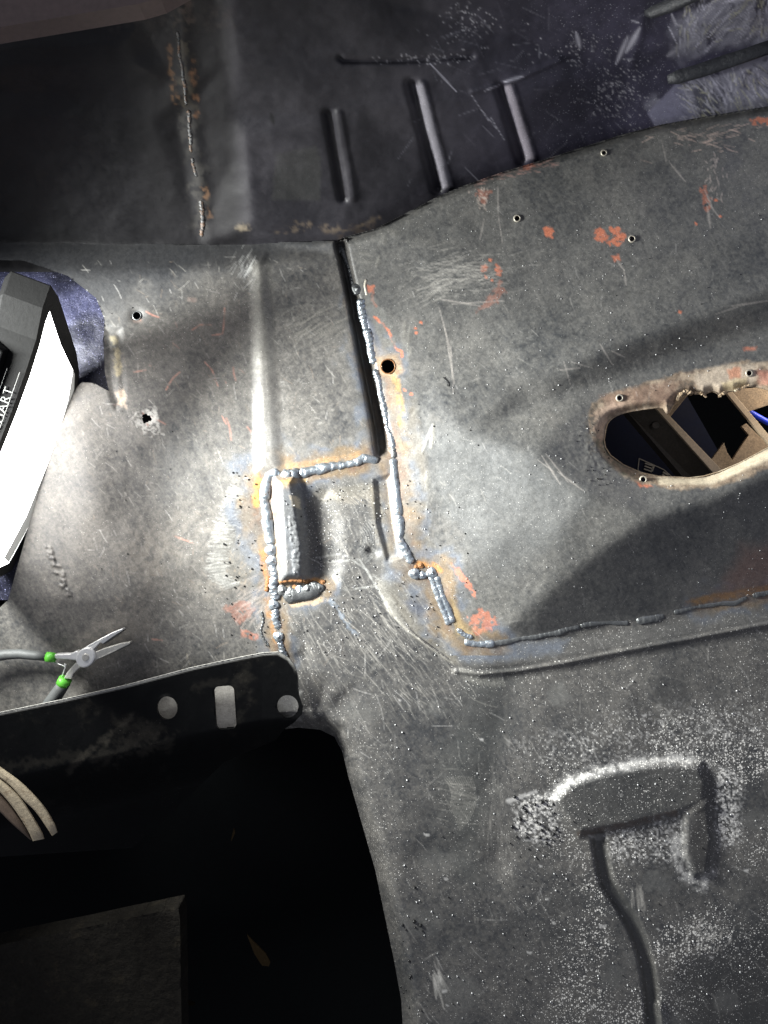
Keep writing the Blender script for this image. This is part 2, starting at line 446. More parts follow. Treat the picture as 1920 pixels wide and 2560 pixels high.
# --- patch panel relief
g.plateau([(690, 1196), (734, 1192), (752, 1300), (762, 1380), (760, 1446), (704, 1450)], 27, 17)
g.plateau([(782, 1235), (815, 1232), (842, 1300), (852, 1400), (835, 1452), (786, 1455)], -11, 24)
g.plateau([(938, 1200), (972, 1190), (985, 1300), (1000, 1390), (970, 1400), (945, 1310)], -8, 8)
g.ridge([(930, 1378), (936, 1380)], 13, -9)
g.plateau([(745, 1640), (765, 1620), (830, 1800), (870, 1900), (830, 1870)], -8, 16)
# --- lower floor relief: raised pressing, hooked leg, grooves, dents
g.plateau([(1385, 2000), (1420, 1960), (1500, 1932), (1640, 1906), (1750, 1908), (1772, 1960), (1764, 2010), (1690, 2040), (1560, 2068), (1450, 2086), (1420, 2060)], 15, 17)
g.plateau([(1712, 2040), (1770, 2000), (1782, 2100), (1770, 2190), (1735, 2190), (1712, 2130)], 13, 12)
GRV = smooth_path([(1497, 2096), (1505, 2150), (1520, 2210), (1560, 2270), (1595, 2340), (1618, 2420), (1628, 2500), (1640, 2660)])
g.ridge(GRV, 17, -17, 4)
g.ridge([(1245, 2150), (1250, 2156)], 42, -10)
g.ridge([(1645, 2520), (1672, 2660)], 14, 10)
g.ridge([(1060, 2150), (1150, 2130)], 45, -5)
g.ridge([(1230, 1950), (1280, 1700)], 50, -5)
g.ridge([(1600, 1760), (1650, 1800)], 24, -5)
FL = [(1140, 1678), (1200, 1686), (1290, 1678), (1400, 1660), (1560, 1628), (1740, 1595), (2000, 1545)]
g.ridge(FL, 6, 6)
# rolled edge into the dark opening
vd = sdpoly(U, V, VOID)
g.Z -= 95 * sstep(55, -6, vd) ** 2 * (V > 1780)
g.Z -= 40 * sstep(26, -4, vd) ** 2
# tunnel far edge rolls over
q = g.win(SILH, 60); ds = pldist(U[q], V[q], SILH)
g.Z[q] -= np.where(tun[q], 22 * sstep(26, 0, ds) ** 2, 0)
# shifter opening and small holes
SHIFT = smooth_path([(1511, 1100), (1519, 1060), (1542, 1040), (1580, 1029), (1627, 1022), (1655, 1021), (1668, 1036), (1684, 1014), (1697, 999)], 3) + \
    [(1706, 992), (1716, 986), (1728, 988), (1735, 982), (1749, 984), (1762, 990), (1766, 984), (1780, 979), (1789, 982), (1797, 988), (1808, 983), (1820, 980), (1838, 979), (1850, 972), (1874, 967), (1895, 969), (1920, 976), (2010, 994),
     (2010, 1076), (1920, 1118), (1850, 1156), (1797, 1179), (1758, 1190), (1724, 1194), (1646, 1190), (1600, 1180), (1558, 1161), (1527, 1138), (1514, 1118)]
q = g.win(SHIFT, 200)
sd = sdpoly(U[q], V[q], SHIFT)
tq = sstep(30, 0, sd)
g.Z[q] -= 20 * tq ** 2
g.hole[q] = np.minimum(g.hole[q], sd)
HOLES = [(342, 789, 9), (366, 1046, 11), (970, 916, 17), (1293, 546, 7), (1580, 597, 7), (1510, 382 + 0, 6), (1549, 995, 7), (1873, 933, 7), (1608, 1199, 7)]
for (a, b, r) in HOLES:
    q = g.win([(a, b)], r * 3 + 4)
    if r > 15:
        d = sdpoly(U[q], V[q], [(a - 16, b - 6), (a - 10, b - 15), (a + 6, b - 16), (a + 15, b - 12), (a + 17, b + 8), (a + 8, b + 15), (a - 6, b + 17), (a - 15, b + 8)])
    else:
        an = np.arctan2(V[q] - b, U[q] - a)
        d = np.hypot(U[q] - a, V[q] - b) - r * (1 + (0.18 * np.sin(3 * an + a) + .12 * np.sin(7 * an) if r == 11 else 0))
    g.hole[q] = np.minimum(g.hole[q], d)
def tz(u, v):      # height of the sheet at a plan point
    j = int(np.clip(round((v - g.vs[0]) / g.step), 0, len(g.vs) - 1)); i = int(np.clip(round((u - g.us[0]) / g.step), 0, len(g.us) - 1))
    return float(g.Z[j, i])

# --- paint -------------------------------------------------------
BLACK = np.array((0.036, 0.037, 0.039)); DUST = np.array((0.175, 0.163, 0.145))
fr = (sdpoly(U, V, TUNNEL) > 0) & inside(U, V, LEFTCUT + [(700, 1900), (700, 2650), (2010, 2650)] + WELDLINE[::-1][:-7])
lp = ~tun & ~fr
n1 = fbm(U, V, 160, 21, 5, .6); n2 = fbm(U, V, 26, 22, 5, .7); n3 = fbm(U, V, 7, 24, 3, .7)
n4 = fbm(U, V, 4.2, 26, 2, .7)
dust = 0.44 + 0.9 * (n1 - .5) + 0.5 * (n2 - .5) + .6 * (n3 - .5) + .5 * (n4 - .5)
an_ = np.deg2rad(62); ru = U * np.cos(an_) + V * np.sin(an_); rv = -U * np.sin(an_) + V * np.cos(an_)
dust = dust + .26 * (fbm(ru / 16, rv, 5, 27, 3, .7) - .5) + .16 * (fbm(rv / 14, ru + 500, 6, 28, 3, .7) - .5)
dust = np.where(lp, dust + 0.04, np.where(tun, dust * 0.8 + 0.04, dust * 0.7 - .02))
g.C[:] = BLACK + (DUST - BLACK) * np.clip(dust, 0, 1)[..., None]
g.C[tun] *= np.array((0.97, 1.0, 1.02))
g.R[:] = np.where(tun, .40, .45) + 0.18 * (n2 - .5) + 0.1 * np.clip(dust, 0, 1)
g.D[:] = np.where(lp, 0.34, np.where(tun, 0.36, 0.60)) * (0.6 + 1.2 * (n1 - .3))
# the left end of the lower floor is painted darker, the middle is thick with white grit
q = g.win([(1250, 1720), (1990, 2640)], 10)
grit = sstep(.40, .66, fbm(U[q], V[q], 180, 31, 4)) * sstep(1250, 1520, U[q]) * sstep(1715, 1900, V[q])
g.mix(q, grit * .8, dens=1.3)
g.patch([(1180, 1660), (1100, 1900), (1120, 2200), (1190, 2200), (1230, 1950), (1280, 1700)], .6, (.05, .052, .05), 50, ns=60, rag=30)
g.patch([(2010, 2300), (1700, 2440), (1660, 2650), (2010, 2650)], .75, (.035, .034, .032), 80, dens=.5, ns=80, rag=40)  # lower right corner painted darker, like the shade of its slope
# top of left panel and far edge by the wall painted darker as shade
g.patch([(-80, 560), (840, 560), (830, 625), (500, 700), (300, 800), (-80, 900)], .9, (.028, .029, .032), 70, dens=.1, ns=70, rag=30)
# warm brown dust bloom on the left panel
for (a, b, r, m) in [(370, 1390, 70, .5), (460, 1330, 60, .35), (540, 1460, 40, .5), (330, 1560, 60, .3), (240, 1600, 40, .4), (520, 1000, 60, .2), (150, 1450, 60, .15), (560, 820, 60, .25)]:
    g.patch([(a - r, b), (a, b - r), (a + r, b), (a, b + r)], m, (.25, .225, .19), r * .8, ns=18, rag=r * .9, brk=.42, bs=12, seed=int(a))
g.patch([(380, 1720), (640, 1690), (640, 1830), (380, 1840)], .8, (.36, .34, .31), 10, seed=77)  # floor under the bracket holes painted pale, as if lit
g.patch([(688, 1730), (752, 1730), (752, 1800), (690, 1800)], .8, (.36, .35, .33), 6, metal=.2, seed=78)  # same pale painted light below the right-hand round hole
TINT = [((.075, .075, .08)), ((.40, .21, .06)), ((.30, .20, .10)), ((.13, .16, .22)), ((.26, .22, .15))]
def tint(path, w, amt=1.0, seed=3, side=None):
    """heat colours around a weld: soot, straw, bronze, blue"""
    w = w * 1.2; amt = min(1, amt * 1.05)
    q = g.win(path, w * 2.4)
    d = pldist(U[q], V[q], path)
    wob = (fbm(U[q], V[q], 60, seed, 4) - .5)
    d = d / w * (1 + 1.1 * wob) + (fbm(U[q], V[q], 14, seed + 9, 4) - .5) * .45
    k1 = sstep(.3, .62, fbm(U[q], V[q], 34, seed + 21, 3)); k2 = sstep(.35, .65, fbm(U[q], V[q], 44, seed + 33, 3))
    if side is not None: d = np.where(side(U[q], V[q]), d, 9)
    g.mix(q, amt * sstep(1.35, .6, d), metal=.28, rough=.46, dens=.35)
    g.mix(q, amt * .7 * sstep(1.7, .7, d), (.17, .163, .15))
    g.mix(q, amt * .45 * k1 * np.exp(-((d - .85) / .3) ** 2), (.11, .15, .22))
    g.mix(q, amt * (.25 + .45 * k2) * np.exp(-((d - .45) / .28) ** 2), (.24, .165, .09))
    g.mix(q, amt * .55 * k1 * np.exp(-((d - .2) / .14) ** 2), (.17, .09, .05))
def comb(path, ang, ln, n, col, amt=.6, w=1.6, seed=1, metal=.5, jit=.25, h=0.8):
    """fringe of grinder marks along a path, each running at angle ang (deg)"""
    r = random.Random(seed); pth = smooth_path(path, 8); m = len(pth) - 1
    for i in range(n):
        t = (i + r.random() * .6) / n * m; k = min(int(t), m - 1); f = t - k
        a = pth[k][0] * (1 - f) + pth[k + 1][0] * f; b = pth[k][1] * (1 - f) + pth[k + 1][1] * f
        an = math.radians(ang(t / m) if callable(ang) else ang) + r.uniform(-.08, .08); l = ln * r.uniform(1 - jit, 1 + jit)
        g.stroke((a - math.cos(an) * l * .5, b - math.sin(an) * l * .5), (a + math.cos(an) * l * .5, b + math.sin(an) * l * .5), w, amt * r.uniform(.6, 1), col, metal, .35, h=h)
# ground-back areas
BR = (.27, .25, .21)
g.patch([(611, 1215), (580, 1262), (558, 1339), (542, 1401), (548, 1445), (590, 1474), (660, 1470), (676, 1380), (660, 1300), (655, 1220)], .55, (.16, .15, .13), 10, metal=.3, rough=.5, dens=.3, rag=6, ns=20)
comb([(604, 1222), (580, 1262), (560, 1330), (545, 1390), (548, 1440), (585, 1468)], lambda t: 20 - 35 * t, 50, 92, (.36, .355, .33), .75, 1.7, 5, h=1.4)
g.patch([(1012, 1432), (965, 1455), (960, 1480), (985, 1530), (1015, 1570), (1065, 1610), (1130, 1655), (1150, 1660), (1140, 1590), (1085, 1460), (1050, 1450)], .7, BR, 9, metal=.6, rough=.4, dens=.3, rag=6, ns=20)
comb([(1000, 1440), (964, 1466), (980, 1520), (1008, 1562), (1060, 1606), (1122, 1650)], lambda t: 25 + 12 * t, 42, 96, (.42, .40, .35), .85, 1.8, 6, h=1.4)
g.patch([(1040, 1470), (1075, 1480), (1090, 1540), (1060, 1560), (1020, 1510)], .75, (.13, .16, .24), 16, metal=.6, rough=.35, ns=20, rag=8)
g.patch([(1060, 1550), (1100, 1560), (1130, 1600), (1110, 1620), (1070, 1590)], .6, (.36, .28, .14), 14, metal=.6, rough=.35, ns=20, rag=8)
g.patch([(1150, 1625), (1500, 1590), (1920, 1510), (1990, 1500), (1990, 1538), (1700, 1590), (1400, 1645), (1200, 1668), (1150, 1655)], .55, (.17, .165, .155), 8, metal=.45, rough=.4, dens=.6, rag=4, ns=30)
g.patch([(1145, 1628), (1300, 1610), (1420, 1600), (1400, 1630), (1220, 1655), (1150, 1650)], .6, (.24, .27, .32), 12, metal=.6, rough=.38, rag=8)
comb([(1150, 1680), (1200, 1698), (1260, 1700)], 75, 34, 36, (.36, .35, .31), .4, 1.6, 8)
g.patch([(780, 1232), (850, 1222), (935, 1200), (925, 1240), (880, 1250), (840, 1256), (800, 1250)], .5, BR, 7, metal=.5, rough=.4, rag=8, ns=14)
comb([(830, 1240), (880, 1252), (930, 1236), (944, 1230)], 40, 34, 22, (.42, .38, .32), .5, 1.6, 9)
g.patch([(925, 1215), (945, 1215), (965, 1330), (1000, 1410), (970, 1405), (940, 1330)], .55, (.30, .26, .19), 6, metal=.5, rough=.42, rag=4)
comb([(926, 1230), (936, 1300), (955, 1370)], 5, 22, 40, (.4, .36, .3), .35, 1.5, 10)
g.patch([(990, 990), (1035, 1000), (1062, 1120), (1072, 1300), (1085, 1400), (1050, 1420), (1010, 1300), (998, 1150)], .5, (.17, .145, .11), 12, metal=.45, rough=.45, rag=8)
g.patch([(900, 700), (960, 780), (1010, 880), (990, 930), (935, 900), (905, 780)], .5, (.22, .22, .2), 8, metal=.5, rough=.4, rag=6)
g.patch([(905, 770), (925, 800), (958, 880), (950, 905), (930, 880), (912, 820)], .8, (.12, .15, .22), 8, metal=.7, rough=.35, rag=5)
g.patch([(1075, 1060), (1200, 1095), (1350, 1150), (1470, 1250), (1380, 1360), (1250, 1450), (1130, 1330), (1085, 1200)], .6, (.125, .127, .125), 40, metal=.12, rough=.36, dens=.4, ns=60, rag=20, seed=66)  # lamp-facing facet painted lighter and glossier for its sheen
# finger-shaped grinder touches on the tunnel, plus painted highlights at its fold
for (a, b, c, d, w, m) in [(1012, 805, 1006, 880, 8, .6), (1024, 815, 1018, 878, 4.5, .6), (1028, 868, 1018, 905, 5, .5), (1084, 1060, 1078, 1120, 6, .9), (1082, 1065, 1055, 1135, 3, .8), (1069, 1178, 1067, 1220, 7, .55),
                           (1068, 1270, 1066, 1300, 6, .5), (1080, 1272, 1076, 1325, 7, .55), (1070, 1330, 1082, 1380, 7, .4), (1050, 1018, 1030, 1040, 4, .5), (948, 640, 940, 668, 5, .7), (958, 590, 960, 612, 9, .35), (978, 575, 988, 590, 10, .35),
                           (900, 632, 930, 640, 6, .4), (895, 655, 935, 655, 5, .35)]:
    g.stroke((a, b), (c, d), w, m * .75, (.26, .25, .22), .35, .4, h=1.0)
# heat tint
tint([(700, 1187), (800, 1168), (900, 1150), (940, 1147)], 42, .95, 3)
tint([(690, 1180), (664, 1200), (658, 1260), (664, 1340)], 56, .95, 4)
tint([(672, 1360), (682, 1420), (690, 1500), (698, 1600), (705, 1640)], 40, .8, 5)
tint([(935, 900), (955, 980), (978, 1080), (988, 1180), (996, 1290), (1010, 1360), (1030, 1420)], 48, .8, 6)
tint([(1035, 1425), (1080, 1430), (1105, 1500), (1135, 1570), (1170, 1600), (1240, 1608)], 46, .9, 7, side=lambda u, v: v < 1640)
tint([(880, 760), (935, 900)], 26, .35, 8)
tint([(705, 1482), (810, 1470)], 34, .9, 9)
tint([(1750, 1515), (2000, 1466)], 30, .7, 11)
g.band([(650, 1180), (640, 1240), (640, 1260)], 9, 0.68, (.55, .26, .06), .4, seed=3)
g.band([(655, 1375), (660, 1420), (668, 1445)], 7, 0.68, (.42, .19, .06), .3, seed=4)
g.band([(700, 1452), (760, 1448), (800, 1456)], 7, 0.71, (.55, .27, .07), .2, .5, seed=5)
g.band([(730, 1512), (780, 1508), (815, 1496)], 6, 0.60, (.62, .45, .27), .3, .4, seed=6)
g.band([(1045, 1408), (1080, 1412), (1100, 1425)], 7, 0.68, (.5, .22, .05), .2, .5, seed=7)
g.band([(668, 1500), (674, 1530), (690, 1600)], 8, 0.60, (.4, .2, .07), .2, .6, seed=8)
g.band([(700, 1170), (800, 1156), (900, 1136)], 8, 0.56, (.42, .26, .12), .3, .5, seed=9)
g.band([(705, 1205), (760, 1200)], 6, 0.52, (.5, .33, .12), .3, .5, seed=19)
g.band([(985, 930), (1000, 1000), (1005, 1060)], 8, .6, (.5, .30, .10), .4, .4, seed=10)
g.band([(1720, 1505), (1860, 1482), (1980, 1462)], 9, .7, (.34, .19, .07), .3, .5, seed=18)
g.patch([(1130, 1500), (1160, 1560), (1190, 1600), (1140, 1590)], .6, (.45, .33, .16), 8, metal=.4, rag=6)
g.patch([(940, 895), (995, 885), (1008, 925), (990, 945), (950, 935)], .7, (.36, .25, .15), 8, metal=.3, rag=6)
# orange primer showing through
OR = (.50, .155, .08)
for poly, m, rg in [([(1358, 572), (1372, 566), (1386, 578), (1382, 596), (1366, 592)], .95, 7), ([(1486, 574), (1500, 570), (1520, 590), (1514, 604), (1494, 604), (1484, 596)], .95, 8),
                    ([(1526, 570), (1550, 566), (1562, 590), (1550, 612), (1526, 616), (1518, 606), (1534, 594)], .95, 8), ([(1203, 664), (1218, 660), (1216, 678), (1204, 682)], .7, 7), ([(1240, 662), (1256, 670), (1252, 690), (1240, 686)], .7, 7),
                    ([(1530, 640), (1548, 636), (1550, 652), (1536, 654)], .8, 5), ([(916, 712), (936, 714), (932, 728), (918, 732)], .8, 4), ([(1128, 1412), (1150, 1420), (1190, 1480), (1188, 1496), (1165, 1470)], .75, 8),
                    ([(1170, 1545), (1205, 1520), (1245, 1550), (1225, 1580), (1185, 1585)], .6, 14), ([(1876, 298), (1925, 292), (1990, 300), (1990, 320), (1880, 312)], .8, 8), ([(1752, 470), (1768, 462), (1778, 520), (1764, 530)], .5, 10),
                    ([(1588, 1204), (1618, 1204), (1630, 1216), (1600, 1218)], .9, 5), ([(1858, 868), (1890, 866), (1890, 876), (1860, 878)], .6, 5), ([(1190, 780), (1250, 700), (1265, 730), (1240, 760)], .25, 10),
                    ([(1300, 410), (1330, 405), (1340, 416), (1310, 424)], .5, 8), ([(1190, 465), (1230, 478), (1210, 510), (1190, 490)], .35, 9), ([(560, 1520), (600, 1500), (640, 1520), (600, 1560)], .25, 12), ([(600, 1570), (650, 1590), (640, 1600), (600, 1590)], .4, 8)]:
    g.patch(poly, m * .9, OR, 3.0, metal=0, rough=.65, dens=.3, ns=9, rag=rg, brk=.34, bs=7, seed=int(poly[0][0]))
g.band(smooth_path([(936, 792), (960, 812), (978, 840), (988, 868), (1002, 878), (1005, 892)]), 3.2, .9, OR, 0, .6, ns=6, rag=1.0, seed=3)
g.band([(935, 715), (930, 752), (940, 765)], 3, .5, OR, 0, .6, ns=6, seed=33)
for (a, b) in [(1012, 975), (1028, 985), (1040, 832), (1038, 820), (1052, 806), (1230, 700), (1215, 692), (1240, 675), (1225, 650), (1700, 780), (1790, 500), (1800, 540), (1740, 560)]:
    g.patch([(a - 3, b - 4), (a + 4, b - 2), (a + 3, b + 4), (a - 4, b + 3)], .8, OR, 1.5, ns=5, rag=3, seed=a)
# bare tan surround of the shifter opening
SUR = [(1466, 1050), (1482, 1012), (1528, 982), (1600, 962), (1690, 936), (1790, 916), (1850, 905), (1930, 904), (2010, 905), (2010, 1140), (1920, 1168), (1850, 1202), (1780, 1222), (1700, 1222), (1610, 1214), (1565, 1196), (1525, 1160), (1486, 1105)]
g.patch(SUR, .95, (.26, .195, .135), 5, metal=0, rough=.75, dens=.2, ns=16, rag=10, seed=41)
g.patch(SUR, .6, (.13, .09, .065), 5, ns=16, rag=6, brk=.52, bs=26, seed=141)
g.patch(SUR, .6, (.06, .055, .045), 5, ns=16, rag=6, brk=.6, bs=6, seed=142)
g.patch(SUR, .5, (.42, .34, .25), 5, ns=16, rag=6, brk=.58, bs=18, seed=143)
g.patch([(1500, 990), (1640, 960), (1700, 950), (1690, 1010), (1600, 1015), (1540, 1030)], .55, (.20, .12, .085), 10, ns=20, rag=8, seed=42)
g.patch([(1480, 1040), (1530, 1000), (1560, 1010), (1520, 1040), (1505, 1100), (1485, 1090)], .6, (.46, .33, .25), 10, ns=20, rag=8, seed=43)
g.patch([(1740, 930), (1850, 912), (1900, 912), (1880, 960), (1800, 975), (1740, 980)], .7, (.50, .42, .33), 12, ns=20, rag=10, seed=44)
g.patch([(1820, 925), (1850, 915), (1850, 945), (1825, 945)], .7, (.55, .22, .12), 5, ns=10, rag=6, seed=45)
g.patch([(1890, 930), (1990, 925), (1990, 962), (1900, 960)], .6, (.42, .17, .12), 8, ns=14, rag=8, seed=46)
g.patch([(1800, 955), (1870, 945), (1860, 968), (1810, 978)], .8, (.62, .50, .30), 6, ns=14, rag=6, seed=47)
g.patch([(1640, 1196), (1760, 1196), (1920, 1122), (2010, 1085), (2010, 1120), (1920, 1150), (1780, 1210), (1650, 1210)], .8, (.60, .52, .38), 5, ns=20, rag=4, seed=48)
g.patch([(1478, 1080), (1500, 1080), (1530, 1140), (1590, 1190), (1560, 1196), (1510, 1150)], .7, (.09, .09, .06), 5, ns=6, rag=8, brk=.5, bs=7, seed=49)
g.patch([(1455, 1040), (1490, 1010), (1500, 1040), (1485, 1100), (1500, 1150), (1475, 1130)], .8, (.10, .09, .075), 6, ns=6, rag=10, brk=.5, bs=6, seed=50)
q = g.win(SUR, 10)
g.Z[q] += (fbm(U[q], V[q], 7, 77, 3) - .5) * 1.0 * sstep(14, -4, sdpoly(U[q], V[q], SUR))
q = g.win([(1400, 980), (1560, 1260)], 10)
g.Z[q] += (fbm(U[q], V[q], 8, 78, 3) - .5) * 3.0 * np.exp(-((np.hypot(U[q] - 1490, (V[q] - 1130) * .8)) / 70) ** 2)
g.patch([(1860, 1370), (1990, 1340), (1990, 1480), (1880, 1490), (1780, 1500)], .45, (.20, .10, .075), 30, ns=30, rag=14, seed=51)
# scraped tan marks along the tunnel's far edge
r = random.Random(4)
for k in range(70):
    a = r.gauss(1760, 60); b = 345 + r.gauss(0, 16) - (a - 1760) * .05
    an = math.radians(r.choice([-20, -15, 20, 10]) + r.uniform(-8, 8)); l = r.uniform(6, 34)
    g.stroke((a, b), (a + l * math.cos(an), b + l * math.sin(an)), 1.3, r.uniform(.25, .7), (.5, .38, .32))
for k in range(60):
    a = r.uniform(1180, 1380); b = 432 - (a - 1250) * .28 + r.gauss(6, 8)
    g.stroke((a, b), (a + r.uniform(5, 22), b + r.uniform(-6, 2)), 1.4, r.uniform(.2, .6), (.48, .28, .24))
for k in range(26):
    a = r.gauss(1205, 14); b = r.uniform(462, 520); g.stroke((a, b), (a + r.uniform(-4, 8), b + r.uniform(2, 10)), 2.2, .45, (.5, .42, .36))
for k in range(34):
    a = r.gauss(1790, 16) + (0); b = r.uniform(380, 500); g.stroke((a, b), (a + r.uniform(-6, 6), b + r.uniform(4, 14)), 1.6, .4, (.5, .42, .38))
for seg in [(1244, 465, 1246, 540, 2), (1246, 540, 1256, 608, 1.4), (1210, 548, 1200, 598, 2), (1656, 360, 1666, 405, 1.4), (1675, 408, 1714, 455, 2.6), (1762, 475, 1782, 520, 3), (1764, 500, 1800, 545, 2.4), (1768, 515, 1776, 570, 3.5),
            (1098, 770, 1130, 890, 1.6), (1112, 820, 1136, 960, 2), (1126, 850, 1133, 985, 1.2), (1100, 748, 1200, 765, 2.4), (1130, 760, 1260, 752, 1.6), (1500, 1120 - 260, 1530, 1120 - 210, 2), (1480, 920, 1430, 905, 1.2),
            (1410, 905, 1425, 960, 1.4), (1400, 925, 1450, 920, 1.6), (1530, 878, 1560, 892, 2.2), (1355, 1140, 1400, 1210, 2.4), (1365, 1135, 1420, 1205, 2), (1395, 1180, 1460, 1228, 2.4), (1345, 1150, 1385, 1180, 1.4),
            (1830, 765, 1920, 752, 2.6), (1790, 785, 1860, 762, 1.5), (1540, 648, 1560, 675, 3), (1560, 675, 1565, 712, 2.6)]:
    g.stroke(seg[:2], seg[2:4], seg[4], .38, (.46, .42, .38), 0, .5)
r = random.Random(8)
def scuff(cx, cy, rx, ry, ang, n, ln, amt, w=1.2, col=(.42, .40, .36)):
    for _ in range(n):
        a = r.gauss(cx, rx); b = r.gauss(cy, ry); an = math.radians(ang + r.gauss(0, 9)); l = ln * r.uniform(.4, 1.3)
        g.stroke((a, b), (a + l * math.cos(an), b + l * math.sin(an)), w, amt * r.uniform(.3, 1), col, .1, .45)
scuff(1130, 690, 62, 26, -8, 170, 46, .42)
scuff(1060, 740, 30, 22, -35, 50, 30, .35)
scuff(760, 840, 50, 30, -30, 70, 60, .28, 1.4, (.36, .34, .29))
scuff(720, 980, 60, 60, -40, 60, 26, .3)
scuff(620, 650, 14, 20, 120, 40, 30, .5, 1.2, (.5, .5, .48))
scuff(1120, 1990, 22, 30, 10, 26, 50, .4)
scuff(820, 1600, 60, 80, 60, 90, 46, .4)
scuff(960, 1560, 60, 60, 52, 100, 60, .45)
scuff(1040, 1700, 60, 50, 55, 70, 40, .4)
scuff(1240, 2040, 20, 70, 88, 50, 60, .25, 1.0)
scuff(1660, 2010, 26, 20, 85, 40, 30, .35)
scuff(1080, 1330 - 40, 20, 60, 100, 30, 24, .3)
scuff(890, 1310, 40, 40, 70, 60, 26, .35)
scuff(1740, 2310, 20, 12, 100, 20, 24, .5)
scuff(1770, 2340, 30, 30, 120, 50, 14, .6, 1.8, (.6, .57, .52))
scuff(1595, 2220, 6, 14, 75, 16, 50, .5, 2.0)
scuff(1085, 2430, 10, 14, 68, 22, 50, .6, 2.4, (.5, .48, .44))
scuff(300, 1700, 50, 20, -20, 30, 24, .35)
scuff(470, 1690, 8, 30, 80, 24, 14, .6, 2, (.36, .32, .24))
scuff(620, 1520, 22, 30, -38, 60, 36, .45, 1.6, (.45, .38, .33))
scuff(600, 1420, 14, 30, -60, 30, 10, .5, 2.2, (.34, .27, .2))
for k in range(13):      # curved swirl of a sanding disc
    t0 = -70 + k * 1.5
    for j in range(8):
        a0 = math.radians(t0 + j * 14); a1 = math.radians(t0 + j * 14 + 15); R1 = 70 + k * 5
        g.stroke((1060 + R1 * math.cos(a0), 1990 + R1 * math.sin(a0) * .9), (1060 + R1 * math.cos(a1), 1990 + R1 * math.sin(a1) * .9), 1.0, .3, (.5, .48, .42)) if k % 1 == 0 and abs(j - 4) < 3 else None
for k in range(7):
    for j in range(6):
        a0 = math.radians(-50 + j * 18); a1 = math.radians(-30 + j * 18); R1 = 30 + k * 6
        g.stroke((880 + R1 * math.cos(a0), 1350 + R1 * math.sin(a0)), (880 + R1 * math.cos(a1), 1350 + R1 * math.sin(a1)), 1.1, .28, (.5, .5, .48))
rs = random.Random(77)          # wiped and smudged places
for k in range(46):
    a = rs.uniform(900, 1900); b = rs.uniform(1700, 2600); w_ = rs.uniform(14, 60); h_ = w_ * rs.uniform(.4, 1); lt = rs.random() < .5
    g.patch([(a - w_, b), (a - w_ * .5, b - h_), (a + w_ * .6, b - h_ * .8), (a + w_, b + h_ * .1), (a + w_ * .4, b + h_), (a - w_ * .6, b + h_ * .8)], rs.uniform(.2, .5), (.13, .128, .12) if lt else (.04, .04, .04), 10, dens=.3, ns=22, rag=14, seed=400 + k)
for k in range(40):
    a = rs.uniform(280, 1850); b = rs.uniform(700, 1500); w_ = rs.uniform(10, 46); h_ = w_ * rs.uniform(.4, 1); lt = rs.random() < .55
    if sdpoly(np.array([a]), np.array([b]), SUR)[0] < 60: continue
    g.patch([(a - w_, b), (a - w_ * .5, b - h_), (a + w_ * .6, b - h_ * .8), (a + w_, b + h_ * .1), (a + w_ * .4, b + h_), (a - w_ * .6, b + h_ * .8)], rs.uniform(.15, .4), (.17, .16, .145) if lt else (.05, .05, .05), 9, ns=18, rag=12, seed=500 + k, brk=.4, bs=9)
# long random scratches and hairs on every panel
def randscr(box, n, lmax, amt, seed, cols, w=(.5, 1.1)):
    r = random.Random(seed)
    for _ in range(n):
        a = r.uniform(box[0], box[2]); b = r.uniform(box[1], box[3]); an = r.uniform(0, math.pi) if r.random() < .4 else r.gauss(1.1, .35)
        l = lmax * r.random() ** 2.2 + 5; c = r.choice(cols); bend = r.uniform(-.5, .5); x, y = a, b; m = amt * r.random(); ww = r.uniform(*w)
        k = max(1, int(l / 14))
        for i in range(k):
            x2 = x + l / k * math.cos(an); y2 = y + l / k * math.sin(an); g.stroke((x, y), (x2, y2), ww, m, c, 0, .5, taper=(k == 1)); x, y = x2, y2; an += bend / k
GR = [(.5, .48, .44), (.4, .38, .34), (.6, .58, .55)]
randscr((200, 640, 900, 1700), 900, 34, .6, 61, GR + [(.32, .25, .19)])
randscr((1000, 480, 1990, 1500), 460, 30, .4, 62, GR)
randscr((760, 1500, 1990, 2640), 760, 60, .42, 63, GR)
randscr((700, 1450, 1200, 1900), 90, 90, .45, 64, GR)
randscr((300, 760, 620, 1100), 16, 60, .7, 65, [(.5, .22, .16)], (1.2, 2.2))
for pl in [[(530, 838), (556, 835), (560, 810), (562, 770)], [(480, 825), (500, 812), (528, 812)], [(512, 905), (530, 925), (545, 965)], [(415, 975), (432, 945), (450, 930)], [(335, 930), (365, 925)], [(435, 1340), (485, 1358)], [(380, 1598), (405, 1600)]]:
    g.band(pl, 1.8, .7, (.46, .24, .18), 0, .5, ns=6, rag=.5, seed=len(pl))
for pl in [[(790, 1395), (850, 1385), (900, 1400), (930, 1450), (970, 1520)], [(820, 1405), (880, 1400), (930, 1435), (960, 1460)], [(860, 1475), (960, 1462)], [(900, 1400), (1000, 1560)]]:
    g.band(pl, 2.2, .45, (.36, .36, .34), .1, .5, ns=8, rag=.9, seed=len(pl) + 3)
g.band([(825, 1500), (860, 1545), (890, 1590)], 5, .4, (.30, .36, .44), .3, .4, ns=8, rag=1.4, seed=91)
g.band([(284, 848), (292, 880), (297, 930)], 9, .8, (.36, .31, .2), 0, .7, ns=5, rag=.8, seed=92)
g.band([(300, 985), (306, 1010)], 11, .85, (.5, .4, .31), 0, .7, ns=6, rag=.9, seed=93)
g.patch([(335, 1030), (385, 1018), (395, 1040), (405, 1085), (385, 1088), (350, 1075)], .85, (.42, .41, .38), 4, ns=7, rag=14, brk=.42, bs=6, seed=94)
